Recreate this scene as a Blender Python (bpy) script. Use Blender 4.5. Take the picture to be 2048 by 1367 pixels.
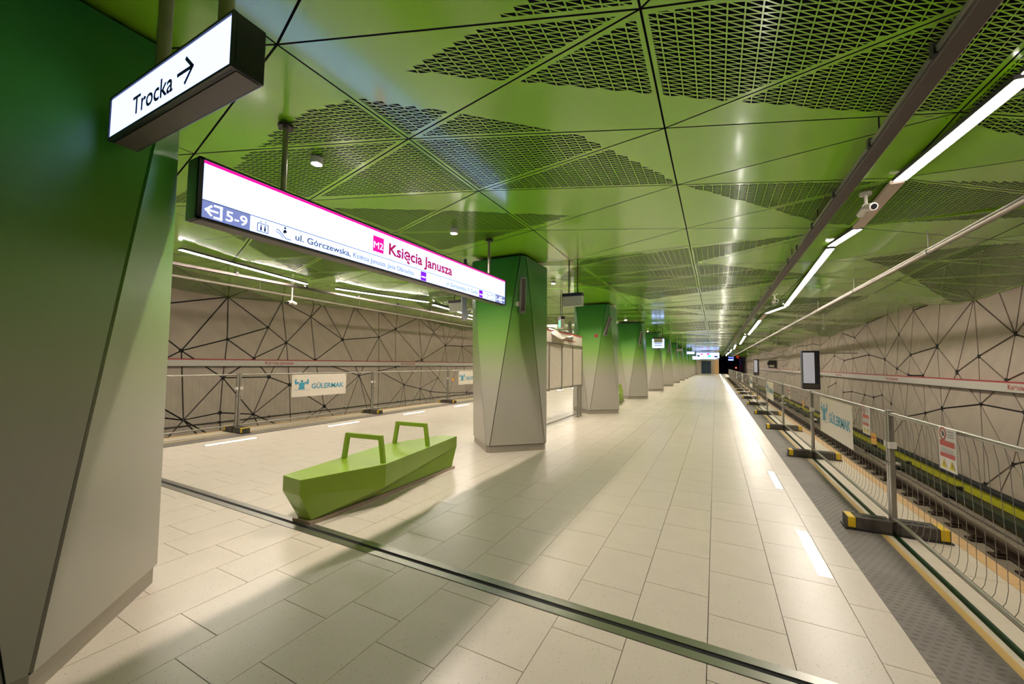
import bpy, math, random
from mathutils import Vector, Matrix
from mathutils.geometry import delaunay_2d_cdt

S = bpy.context.scene
for o in list(bpy.data.objects):
    bpy.data.objects.remove(o)
COL = S.collection
random.seed(7)

# ------------------------------------------------------------------ camera
YAW, PITCH, ROLL, FPX = -0.478719, 0.053985, 0.011904, 783.37
cam_d = bpy.data.cameras.new('camera')
cam = bpy.data.objects.new('camera', cam_d)
COL.objects.link(cam)
fwd = Vector((math.sin(YAW) * math.cos(PITCH), math.cos(YAW) * math.cos(PITCH), math.sin(PITCH)))
rgt = Vector((math.cos(YAW), -math.sin(YAW), 0))
upv = rgt.cross(fwd)
r2 = rgt * math.cos(ROLL) + upv * math.sin(ROLL)
u2 = upv * math.cos(ROLL) - rgt * math.sin(ROLL)
cam.matrix_world = Matrix(((r2.x, u2.x, -fwd.x, 0), (r2.y, u2.y, -fwd.y, 0), (r2.z, u2.z, -fwd.z, 1.6), (0, 0, 0, 1)))
cam_d.sensor_width = 36.0
cam_d.lens = FPX / 2048 * 36.0
cam_d.clip_start = 0.05
cam_d.clip_end = 400
S.camera = cam

# ------------------------------------------------------------------ world, exposure
W = bpy.data.worlds.new('world')
S.world = W
W.use_nodes = True
W.node_tree.nodes['Background'].inputs[0].default_value = (0.02, 0.022, 0.02, 1)
W.node_tree.nodes['Background'].inputs[1].default_value = 0.2
S.view_settings.view_transform = 'Standard'
S.view_settings.look = 'None'
S.view_settings.gamma = 1.0
S.view_settings.use_curve_mapping = False
S.view_settings.exposure = 0.6
STRIP_E = 48.0      # LED line lamps, right row
STRIP_L = 90.0      # LED line lamps, left row
DOWN_E = 8200.0      # small downlights
SIGN_E = 1.7        # backlit sign faces
FLOOR_E = 14.0       # inlaid floor lights

# ------------------------------------------------------------------ materials
def new_mat(name):
    m = bpy.data.materials.new(name)
    m.use_nodes = True
    nt = m.node_tree
    b = nt.nodes['Principled BSDF']
    return m, nt, b

def mat(name, col, rough=0.5, metal=0.0, spec=0.5, coat=0.0, coat_r=0.1, noise=0.0, nscale=8.0, bump=0.0, bscale=60.0):
    m, nt, b = new_mat(name)
    b.inputs['Roughness'].default_value = rough
    b.inputs['Metallic'].default_value = metal
    b.inputs['Specular IOR Level'].default_value = spec
    b.inputs['Coat Weight'].default_value = coat
    b.inputs['Coat Roughness'].default_value = coat_r
    c4 = (*col, 1)
    tc = nt.nodes.new('ShaderNodeTexCoord')
    n = nt.nodes.new('ShaderNodeTexNoise')
    n.inputs['Scale'].default_value = nscale
    n.inputs['Detail'].default_value = 4
    nt.links.new(tc.outputs['Object'], n.inputs['Vector'])
    r = nt.nodes.new('ShaderNodeValToRGB')
    k = max(noise, 0.02)
    r.color_ramp.elements[0].position = 0.3
    r.color_ramp.elements[1].position = 0.7
    r.color_ramp.elements[0].color = (*[v * (1 - k) for v in col], 1)
    r.color_ramp.elements[1].color = (*[min(1, v * (1 + k)) for v in col], 1)
    nt.links.new(n.outputs['Fac'], r.inputs['Fac'])
    nt.links.new(r.outputs['Color'], b.inputs['Base Color'])
    if bump > 0:
        n2 = nt.nodes.new('ShaderNodeTexNoise')
        n2.inputs['Scale'].default_value = bscale
        nt.links.new(tc.outputs['Object'], n2.inputs['Vector'])
        bp = nt.nodes.new('ShaderNodeBump')
        bp.inputs['Strength'].default_value = bump
        bp.inputs['Distance'].default_value = 0.01
        nt.links.new(n2.outputs['Fac'], bp.inputs['Height'])
        nt.links.new(bp.outputs['Normal'], b.inputs['Normal'])
    return m

def emit(name, col, strength, base=None):
    m, nt, b = new_mat(name)
    b.inputs['Base Color'].default_value = (*(base or col), 1)
    b.inputs['Roughness'].default_value = 0.35
    b.inputs['Emission Color'].default_value = (*col, 1)
    b.inputs['Emission Strength'].default_value = strength
    return m

def tile_mat(name, col):
    m, nt, b = new_mat(name)
    g = nt.nodes.new('ShaderNodeNewGeometry')
    tc = nt.nodes.new('ShaderNodeTexCoord')
    vor = nt.nodes.new('ShaderNodeTexVoronoi')
    vor.inputs['Scale'].default_value = 42.0
    nt.links.new(g.outputs['Position'], vor.inputs['Vector'])
    sp = nt.nodes.new('ShaderNodeValToRGB')
    sp.color_ramp.elements[0].position = 0.05
    sp.color_ramp.elements[0].color = (0.45, 0.42, 0.38, 1)
    sp.color_ramp.elements[1].position = 0.17
    sp.color_ramp.elements[1].color = (1, 1, 1, 1)
    nt.links.new(vor.outputs['Distance'], sp.inputs['Fac'])
    ns = nt.nodes.new('ShaderNodeTexNoise')
    ns.inputs['Scale'].default_value = 5.0
    nt.links.new(g.outputs['Position'], ns.inputs['Vector'])
    mr = nt.nodes.new('ShaderNodeMapRange')
    mr.inputs['To Min'].default_value = 0.93
    mr.inputs['To Max'].default_value = 1.05
    nt.links.new(g.outputs['Random Per Island'], mr.inputs['Value'])
    mr2 = nt.nodes.new('ShaderNodeMapRange')
    mr2.inputs['To Min'].default_value = 0.95
    mr2.inputs['To Max'].default_value = 1.05
    nt.links.new(ns.outputs['Fac'], mr2.inputs['Value'])
    mu = nt.nodes.new('ShaderNodeMath'); mu.operation = 'MULTIPLY'
    nt.links.new(mr.outputs[0], mu.inputs[0]); nt.links.new(mr2.outputs[0], mu.inputs[1])
    v1 = nt.nodes.new('ShaderNodeVectorMath'); v1.operation = 'SCALE'
    v1.inputs[0].default_value = col
    nt.links.new(mu.outputs[0], v1.inputs['Scale'])
    v2 = nt.nodes.new('ShaderNodeVectorMath'); v2.operation = 'MULTIPLY'
    nt.links.new(v1.outputs[0], v2.inputs[0]); nt.links.new(sp.outputs['Color'], v2.inputs[1])
    nt.links.new(v2.outputs[0], b.inputs['Base Color'])
    b.inputs['Roughness'].default_value = 0.3
    b.inputs['Specular IOR Level'].default_value = 0.45
    return m

def column_mat():
    m, nt, b = new_mat('column_paint')
    g = nt.nodes.new('ShaderNodeNewGeometry')
    sx = nt.nodes.new('ShaderNodeSeparateXYZ')
    nt.links.new(g.outputs['Position'], sx.inputs[0])
    mr = nt.nodes.new('ShaderNodeMapRange')
    mr.inputs['From Min'].default_value = 0.0
    mr.inputs['From Max'].default_value = 3.6
    nt.links.new(sx.outputs['Z'], mr.inputs['Value'])
    r = nt.nodes.new('ShaderNodeValToRGB')
    cr = r.color_ramp
    cr.elements[0].position = 0.30; cr.elements[0].color = (0.42, 0.385, 0.34, 1)
    cr.elements[1].position = 0.98; cr.elements[1].color = (0.012, 0.16, 0.022, 1)
    e = cr.elements.new(0.42); e.color = (0.36, 0.38, 0.24, 1)
    e = cr.elements.new(0.56); e.color = (0.21, 0.36, 0.08, 1)
    e = cr.elements.new(0.75); e.color = (0.07, 0.28, 0.03, 1)
    nt.links.new(mr.outputs[0], r.inputs['Fac'])
    nt.links.new(r.outputs['Color'], b.inputs['Base Color'])
    b.inputs['Roughness'].default_value = 0.38
    b.inputs['Coat Weight'].default_value = 0.15
    b.inputs['Coat Roughness'].default_value = 0.25
    return m

M = dict(
    tile=tile_mat('terrazzo_tile', (0.65, 0.56, 0.49)),
    grout=mat('grout', (0.22, 0.19, 0.15), 0.8),
    steel=mat('brushed_steel', (0.42, 0.40, 0.37), 0.32, 0.9),
    galv=mat('galvanised_steel', (0.34, 0.31, 0.27), 0.42, 0.75, noise=0.1),
    dkmetal=mat('dark_metal', (0.035, 0.033, 0.032), 0.45, 0.3),
    black=mat('black_gap', (0.006, 0.006, 0.006), 0.8),
    tactile=mat('tactile_grey', (0.19, 0.16, 0.145), 0.6, noise=0.12, nscale=3),
    yellow_line=mat('yellow_inlay', (0.62, 0.40, 0.14), 0.5),
    green_line=mat('dark_green_line', (0.02, 0.055, 0.025), 0.5),
    edge_stone=mat('edge_stone', (0.62, 0.53, 0.43), 0.4, noise=0.04),
    tan=mat('tan_edge', (0.62, 0.38, 0.17), 0.5, noise=0.06),
    ceil=mat('green_ceiling_sheet', (0.245, 0.57, 0.018), 0.22, 0.0, 0.7, 0.6, 0.10, noise=0.03, nscale=1.5),
    slab=mat('dark_slab', (0.012, 0.012, 0.012), 0.9),
    column=column_mat(),
    plinth=mat('plinth_steel', (0.36, 0.32, 0.27), 0.4, 0.35),
    wall=mat('concrete_panel', (0.52, 0.43, 0.355), 0.75, noise=0.07, nscale=2.5, bump=0.15, bscale=90),
    wallgap=mat('wall_void', (0.010, 0.010, 0.010), 0.8),
    band=mat('band_white', (0.62, 0.57, 0.52), 0.45),
    red=mat('red_paint', (0.45, 0.03, 0.035), 0.45),
    magenta=emit('magenta_film', (0.80, 0.0, 0.22), 1.1, (0.6, 0.0, 0.2)),
    crimson=emit('crimson_film', (0.50, 0.0, 0.09), 0.55, (0.3, 0.0, 0.06)),
    purple=emit('purple_film', (0.18, 0.0, 0.75), 0.8, (0.2, 0.0, 0.6)),
    navy=mat('navy_film', (0.02, 0.045, 0.13), 0.5),
    sblue=emit('slate_blue_film', (0.16, 0.20, 0.44), 0.85, (0.1, 0.12, 0.3)),
    sgrey=emit('grey_blue_text', (0.05, 0.08, 0.17), 0.5, (0.05, 0.07, 0.12)),
    signw=emit('lit_sign_face', (0.37, 0.47, 1.0), SIGN_E, (0.3, 0.3, 0.3)),
    signtext=emit('lit_white_text', (0.9, 0.95, 1.0), 1.1),
    frame=mat('sign_frame', (0.018, 0.018, 0.028), 0.35),
    under=mat('sign_underside', (0.10, 0.075, 0.07), 0.4),
    led=emit('led_lamp', (1.0, 0.90, 0.80), STRIP_E),
    led_left=emit('led_lamp_left', (1.0, 0.885, 0.78), STRIP_L),
    down=emit('downlight_glow', (1.0, 0.90, 0.76), DOWN_E),
    floorled=emit('floor_lamp_glow', (1.0, 0.93, 0.84), FLOOR_E),
    beige=mat('beige_cover', (0.55, 0.44, 0.36), 0.5),
    bench=mat('bench_green', (0.225, 0.345, 0.016), 0.33, 0, 0.5, 0.25, 0.15),
    bench_base=mat('bench_base', (0.40, 0.31, 0.24), 0.4, 0.4),
    rubber=mat('recycled_rubber', (0.075, 0.062, 0.052), 0.8, noise=0.25, nscale=14),
    yellow=mat('reflector_yellow', (0.72, 0.47, 0.01), 0.45),
    banner=mat('banner_white', (0.72, 0.63, 0.55), 0.6),
    bblue=mat('banner_blue', (0.05, 0.30, 0.46), 0.55),
    poster=mat('poster_white', (0.70, 0.64, 0.60), 0.5),
    posred=mat('poster_red', (0.50, 0.06, 0.05), 0.5),
    posgrey=mat('poster_text', (0.22, 0.20, 0.19), 0.6),
    posyel=mat('poster_yellow', (0.72, 0.55, 0.03), 0.5),
    orange=mat('orange_sign', (0.80, 0.40, 0.02), 0.5),
    bed=mat('track_bed', (0.24, 0.19, 0.14), 0.85, noise=0.12, nscale=4),
    rust=mat('rail_rust', (0.055, 0.03, 0.018), 0.55, 0.4, noise=0.2),
    railtop=mat('rail_head', (0.14, 0.10, 0.075), 0.35, 0.8),
    dgreen=mat('conductor_rail', (0.025, 0.035, 0.018), 0.5),
    tryel=mat('conductor_cover', (0.60, 0.55, 0.03), 0.5, noise=0.08),
    duct=mat('dark_duct', (0.115, 0.095, 0.085), 0.5, 0.5),
    pipe=mat('pale_pipe', (0.38, 0.33, 0.28), 0.4, 0.5),
    white=mat('white_plastic', (0.62, 0.58, 0.52), 0.4),
    greyp=mat('grey_plastic', (0.30, 0.27, 0.28), 0.45),
    lens=mat('black_lens', (0.012, 0.012, 0.014), 0.15),
    exitg=emit('exit_green', (0.02, 0.55, 0.38), 1.0, (0.0, 0.4, 0.3)),
    redlamp=emit('red_lamp', (1.0, 0.05, 0.03), 8.0),
    bluelamp=emit('blue_lamp', (0.15, 0.2, 1.0), 7.0),
    screen=emit('screen_glow', (0.42, 0.40, 0.42), 0.45, (0.2, 0.2, 0.2)),
    lift=mat('lift_door', (0.05, 0.09, 0.13), 0.3, 0.5),
    boardw=mat('board_film', (0.66, 0.58, 0.49), 0.5, noise=0.05),
    film=mat('crumpled_film', (0.75, 0.70, 0.65), 0.25),
    dirt=mat('dirt_mark', (0.33, 0.27, 0.20), 0.8),
)

# ------------------------------------------------------------------ mesh helpers
class MB:
    def __init__(s):
        s.v = []; s.f = []
    def poly(s, pts):
        n = len(s.v); s.v += [tuple(p) for p in pts]; s.f.append(tuple(range(n, n + len(pts))))
    def box(s, x0, x1, y0, y1, z0, z1):
        n = len(s.v)
        s.v += [(x0, y0, z0), (x1, y0, z0), (x1, y1, z0), (x0, y1, z0), (x0, y0, z1), (x1, y0, z1), (x1, y1, z1), (x0, y1, z1)]
        s.f += [tuple(n + i for i in f) for f in ((3, 2, 1, 0), (4, 5, 6, 7), (0, 1, 5, 4), (1, 2, 6, 5), (2, 3, 7, 6), (3, 0, 4, 7))]
        return s
    def rings(s, rings, cap=True):
        n = len(s.v); k = len(rings[0])
        for r in rings:
            s.v += [tuple(p) for p in r]
        for i in range(len(rings) - 1):
            a = n + i * k; b = a + k
            for j in range(k):
                s.f.append((a + j, a + (j + 1) % k, b + (j + 1) % k, b + j))
        if cap:
            s.f.append(tuple(n + j for j in reversed(range(k))))
            s.f.append(tuple(n + (len(rings) - 1) * k + j for j in range(k)))
        return s
    def tube(s, pts, r, k=8, cap=True):
        rs = []
        pts = [Vector(p) for p in pts]
        for i, p in enumerate(pts):
            d = (pts[min(i + 1, len(pts) - 1)] - pts[max(i - 1, 0)]).normalized()
            a = d.orthogonal().normalized() if i == 0 else (a - d * a.dot(d)).normalized()
            b = d.cross(a)
            rr = r[i] if isinstance(r, (list, tuple)) else r
            rs.append([p + (a * math.cos(2 * math.pi * j / k) + b * math.sin(2 * math.pi * j / k)) * rr for j in range(k)])
        return s.rings(rs, cap)
    def bar(s, p, q, w, h, up=(0, 0, 1)):
        p = Vector(p); q = Vector(q); d = (q - p).normalized(); up = Vector(up)
        a = d.cross(up)
        a = a.normalized() if a.length > 1e-5 else d.orthogonal().normalized()
        b = a.cross(d).normalized()
        c = lambda o: [o - a * w / 2 - b * h / 2, o + a * w / 2 - b * h / 2, o + a * w / 2 + b * h / 2, o - a * w / 2 + b * h / 2]
        return s.rings([c(p), c(q)])
    def prism(s, pts, off):
        off = Vector(off)
        return s.rings([[Vector(p) for p in pts], [Vector(p) + off for p in pts]])
    def sphere(s, c, r, k=10, m=6):
        c = Vector(c)
        return s.rings([[c + Vector((math.cos(2 * math.pi * j / k) * math.sin(t), math.sin(2 * math.pi * j / k) * math.sin(t), -math.cos(t))) * r for j in range(k)]
                        for t in [0.05 + (math.pi - 0.1) * i / m for i in range(m + 1)]])
    def mesh(s, name):
        me = bpy.data.meshes.new(name)
        me.from_pydata(s.v, [], s.f)
        me.update()
        return me
    def build(s, name, m, parent=None, bevel=0.0, smooth=False):
        me = s.mesh(name)
        return link(name, me, m, parent, bevel, smooth)

def link(name, me, m, parent=None, bevel=0.0, smooth=False):
    if m is not None and not me.materials:
        me.materials.append(M[m] if isinstance(m, str) else m)
    o = bpy.data.objects.new(name, me)
    COL.objects.link(o)
    if parent:
        o.parent = parent
    if bevel:
        b = o.modifiers.new('bevel', 'BEVEL'); b.width = bevel; b.segments = 2; b.limit_method = 'ANGLE'
    if smooth:
        for p in me.polygons: p.use_smooth = True
        try:
            me.set_sharp_from_angle(angle=math.radians(40))
        except Exception:
            pass
    return o

def tag(o, label, cat, group=None):
    o['label'] = label; o['category'] = cat
    if group: o['group'] = group
    return o
def thing(name, label, cat, loc=(0, 0, 0), group=None, rz=0.0):
    e = bpy.data.objects.new(name, None); COL.objects.link(e)
    e.location = loc; e.rotation_euler = (0, 0, rz); e.empty_display_size = 0.2
    return tag(e, label, cat, group)
def struct(o, label=None, cat=None):
    o['kind'] = 'structure'
    if label: o['label'] = label
    if cat: o['category'] = cat
    return o
def copy_tree(o, parent=None):
    c = o.copy(); COL.objects.link(c)
    if parent: c.parent = parent
    for ch in list(o.children): copy_tree(ch, c)
    return c
ORD = ['nearest', 'second', 'third', 'fourth', 'fifth', 'sixth', 'seventh', 'eighth', 'ninth', 'tenth', 'eleventh', 'twelfth', 'thirteenth',
       'fourteenth', 'fifteenth', 'sixteenth', 'seventeenth', 'eighteenth', 'nineteenth', 'twentieth']
ORD += ['%s' % w for w in ('twenty-first', 'twenty-second', 'twenty-third', 'twenty-fourth', 'twenty-fifth', 'twenty-sixth', 'twenty-seventh', 'twenty-eighth', 'twenty-ninth', 'thirtieth',
        'thirty-first', 'thirty-second', 'thirty-third', 'thirty-fourth', 'thirty-fifth', 'thirty-sixth')]

_dg = None
def text_mesh(body, size, ax='LEFT', bold=0.0, squeeze=1.0):
    cu = bpy.data.curves.new('lettering', 'FONT')
    cu.body = body; cu.size = size; cu.align_x = ax; cu.align_y = 'BOTTOM_BASELINE'
    cu.offset = bold; cu.resolution_u = 3
    o = bpy.data.objects.new('tmp', cu); COL.objects.link(o)
    dg = bpy.context.evaluated_depsgraph_get()
    me = bpy.data.meshes.new_from_object(o.evaluated_get(dg))
    bpy.data.objects.remove(o)
    for v in me.vertices: v.co.x *= squeeze
    return me
def place_flat(me, name, m, origin, ux, uy, parent, nrm_off=0.003, width=None):
    """put a flat mesh (local x,y) on a plane: origin + ux*x + uy*y, in world coordinates"""
    ux = Vector(ux); uy = Vector(uy); n = ux.cross(uy); o0 = Vector(origin)
    if width:
        xs = [v.co.x for v in me.vertices]; k = width / (max(xs) - min(xs)); x0 = min(xs)
        for v in me.vertices: v.co.x = (v.co.x - x0) * k
    for v in me.vertices:
        v.co = o0 + ux * v.co.x + uy * v.co.y + n * nrm_off
    me.materials.clear()
    ob = link(name, me, m, parent)
    if parent is not None:
        ob.location = -par_loc(parent)
    return ob
def par_loc(p):
    l = Vector((0, 0, 0))
    while p is not None:
        l += Vector(p.location); p = p.parent
    return l
def flat_poly(pts):
    mb = MB(); mb.poly([(x, y, 0) for x, y in pts]); return mb.mesh('shape')
def flat_rect(x0, x1, y0, y1):
    return flat_poly([(x0, y0), (x1, y0), (x1, y1), (x0, y1)])
def flat_line(pts, w):
    mb = MB()
    for (a, b) in zip(pts[:-1], pts[1:]):
        a = Vector((*a, 0)); b = Vector((*b, 0)); d = (b - a).normalized(); n = Vector((-d.y, d.x, 0)) * w / 2; e = d * w / 2
        mb.poly([a - e - n, b + e - n, b + e + n, a - e + n])
    return mb.mesh('stroke')
def flat_disc(cx, cy, r, k=20, r0=0.0):
    mb = MB()
    c = [(cx + r * math.cos(2 * math.pi * j / k), cy + r * math.sin(2 * math.pi * j / k), 0) for j in range(k)]
    if r0 <= 0:
        mb.poly(c)
    else:
        d = [(cx + r0 * math.cos(2 * math.pi * j / k), cy + r0 * math.sin(2 * math.pi * j / k), 0) for j in range(k)]
        for j in range(k):
            mb.poly([c[j], c[(j + 1) % k], d[(j + 1) % k], d[j]])
    return mb.mesh('disc')

# ================================================================== SETTING
XR, XL = 5.30, -13.30          # track walls
PR, PL = 2.02, -9.95           # platform edges
YA, YB = -4.0, 92.0            # built length
CX = -3.62                     # column row
MOD = 6.3

# ---- floor -------------------------------------------------------------
mb = MB(); mb.box(PL, PR, YA, 88, -1.15, -0.012)
floor = struct(mb.build('floor', 'grout'), 'pale terrazzo platform floor between the two tracks', 'floor')

TX, TY = 0.4218, 0.6
spots = []
for i in range(23):
    x1 = 0.78 - TX * i; x0 = x1 - TX
    if x0 < -8.87: x0 = -8.86
    if x1 - x0 < 0.05: continue
    off = 3.12 if i % 2 == 0 else 2.92
    k0 = int((YA - off) / TY)
    y = off + k0 * TY
    while y < 87.4:
        for (a, b) in ([(y, y + TY)] if not (y < 2.62 and y + TY > 2.43) else [(y, 2.44), (2.61, y + TY)]):
            if b - a > 0.02: spots.append((x0, x1, a, b))
        y += TY
for y in [2.9 + 0.6 * k for k in range(-11, 141)]:
    spots.append((0.78, 1.0, y, y + TY))
def vis_key(s):
    x = (s[0] + s[1]) / 2; y = (s[2] + s[3]) / 2
    d = Vector((x, y, -1.6))
    c = d.dot(fwd)
    if c < 0.3: return 99
    px = d.dot(r2) / c; py = d.dot(u2) / c
    if abs(px) > 1.45 or abs(py) > 1.0: return 98
    return d.length
spots.sort(key=vis_key)
shared = {}
G = 0.0022
for s_ in spots[:300]:
    w, l = round(s_[1] - s_[0], 3), round(s_[3] - s_[2], 3)
    if (w, l) not in shared:
        shared[(w, l)] = MB().box(-w / 2 + G, w / 2 - G, -l / 2 + G, l / 2 - G, -0.02, 0).mesh('tile')
    o = link('tile', shared[(w, l)], 'tile', floor)
    o.location = ((s_[0] + s_[1]) / 2, (s_[2] + s_[3]) / 2, 0)
mb = MB()
for s_ in spots[300:]:
    mb.box(s_[0] + G, s_[1] - G, s_[2] + G, s_[3] - G, -0.02, 0)
mb.build('tile_field', 'tile', floor)['kind'] = 'stuff'

# expansion joint across the platform
MB().box(-8.86, 0.78, 2.442, 2.505, -0.01, 0.004).build('joint_plate', 'steel', floor)
MB().box(-8.86, 0.78, 2.545, 2.608, -0.01, 0.004).build('joint_plate', 'steel', floor)
MB().box(-8.86, 0.78, 2.505, 2.545, -0.01, -0.002).build('joint_gasket', 'black', floor)

# platform edge zones
def edge_zone(sgn, xs, nm):
    def X(a): return a if sgn > 0 else xs - a
    def seg(name, a, b, m, z=0.0, pieces=None):
        x0, x1 = sorted((X(a), X(b)))
        if pieces is None:
            MB().box(x0, x1, YA, 88, -0.03, z).build(name, m, floor)
        else:
            me = MB().box(-(x1 - x0) / 2, (x1 - x0) / 2, 0.002, pieces - 0.002, -0.03, z).mesh(name)
            y = YA; cnt = 0; rest = MB()
            while y < 87.5:
                if -0.5 < y < 40:
                    o = link(name, me, m, floor); o.location = ((x0 + x1) / 2, y, 0)
                else:
                    rest.box(x0, x1, y + 0.002, y + pieces - 0.002, -0.03, z)
                y += pieces
            rest.build(name + '_run', m, floor)['kind'] = 'stuff'
    seg('tactile_base', 1.0, 1.39, 'tactile')
    seg('yellow_inlay', 1.39, 1.44, 'yellow_line', 0.001)
    seg('stone_strip', 1.44, 1.48, 'edge_stone')
    seg('dark_green_strip', 1.48, 1.53, 'green_line', 0.001)
    seg('edge_slab', 1.53, 1.93, 'edge_stone', 0.0, 1.2)
    seg('tan_nosing', 1.93, 2.04, 'tan', 0.002, 1.2)
    # tactile studs
    mb = MB()
    y = 1.6 if sgn > 0 else 2.0
    while y < (26 if sgn > 0 else 16):
        for j in range(7):
            cx = X(1.022 + 0.052 * j + (0.026 if int(y / 0.05) % 2 else 0)); w = 0.017; t = 0.010
            n = len(mb.v)
            mb.v += [(cx - w, y - w * .55, 0), (cx + w, y - w * .55, 0), (cx + w, y + w * .55, 0), (cx - w, y + w * .55, 0),
                     (cx - t, y - t * .5, 0.0035), (cx + t, y - t * .5, 0.0035), (cx + t, y + t * .5, 0.0035), (cx - t, y + t * .5, 0.0035)]
            mb.f += [tuple(n + i for i in f) for f in ((4, 5, 6, 7), (0, 1, 5, 4), (1, 2, 6, 5), (2, 3, 7, 6), (3, 0, 4, 7))]
        y += 0.05
    mb.build('tactile_studs', 'tactile', floor)['kind'] = 'stuff'
edge_zone(1, 0, 'right')
edge_zone(-1, -7.91, 'left')

# ---- track beds ----------------------------------------------------------
struct(MB().box(PR, XR + 0.3, YA, 120, -1.5, -1.18).build('floor', 'bed'), 'brown concrete track bed beside the right-hand wall', 'track bed')
struct(MB().box(XL - 0.3, PL, YA, 120, -1.5, -1.18).build('floor', 'bed'), 'brown concrete track bed beside the left-hand wall', 'track bed')

def rail(x, lab):
    t = thing('rail', lab, 'rail', (x, 0, -1.18), 'running rails')
    MB().box(-0.07, 0.07, YA, 119, 0, 0.02).build('rail_foot', 'rust', t)
    MB().box(-0.012, 0.012, YA, 119, 0.02, 0.13).build('rail_web', 'rust', t)
    MB().box(-0.036, 0.036, YA, 119, 0.13, 0.175).build('rail_head', 'railtop', t)
    me = MB()
    me.box(-0.22, -0.08, -0.09, 0.09, 0.0, 0.03); me.box(-0.17, -0.05, -0.03, 0.03, 0.03, 0.065)
    me.tube([(-0.13, 0, 0.03), (-0.13, 0, 0.1)], 0.016, 6)
    me = me.mesh('rail_clip')
    for k in range(-3, 60):
        o = link('rail_clip', me, 'rust', t); o.location = (0, 0.3 + 0.62 * k + 4, 0)
for x, lab in ((3.83, 'rusty running rail farther from the right platform edge'), (2.40, 'rusty running rail right under the right platform edge'),
               (-11.75, 'rusty running rail of the left track nearer the left wall'), (-10.32, 'rusty running rail right under the left platform edge')):
    rail(x, lab)
t = thing('conductor_rail', 'dark conductor rail with yellow cover boards along the right wall', 'conductor rail', (4.55, 0, -1.18))
MB().box(-0.18, -0.02, YA, 108, 0.10, 0.22).build('rail_body', 'dgreen', t)
MB().box(-0.30, -0.28, YA, 108, 0.02, 0.05).build('cable_trough_lip', 'pipe', t)
me = MB().box(0.10, 0.16, 0.004, 0.626, 0.20, 0.40).mesh('cover_board')
for k in range(-6, 80):
    o = link('cover_board', me, 'tryel', t); o.location = (0, 0.63 * k + 1, 0)
MB().box(0.1, 0.16, 51.6, 108, 0.20, 0.40).build('cover_run', 'tryel', t)['kind'] = 'stuff'
MB().box(0.06, 0.22, YA, 108, 0.40, 0.45).build('cable', 'black', t)
me = MB(); me.box(-0.02, 0.1, -0.05, 0.05, 0.0, 0.26); me.box(-0.2, 0.1, -0.04, 0.04, 0.0, 0.1); me = me.mesh('bracket')
for k in range(-1, 30):
    o = link('bracket', me, 'dkmetal', t); o.location = (0, 2.5 * k + 2, 0)

# ---- walls ---------------------------------------------------------------
def inset_tri(p, g):
    # p: three 2D points ccw ; return inset points or None
    out = []
    area = (p[1] - p[0]).x * (p[2] - p[0]).y - (p[1] - p[0]).y * (p[2] - p[0]).x
    if area < 0: p = [p[0], p[2], p[1]]; area = -area
    per = sum((p[i] - p[(i + 1) % 3]).length for i in range(3))
    rin = area / per
    if rin < g * 1.6: return None
    for i in range(3):
        a = p[i]; e1 = (p[(i + 1) % 3] - a).normalized(); e0 = (p[(i + 2) % 3] - a).normalized()
        s = abs(e1.x * e0.y - e1.y * e0.x)
        out.append(a + (e1 + e0) * (g / max(s, 0.12)))
    return out

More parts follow.
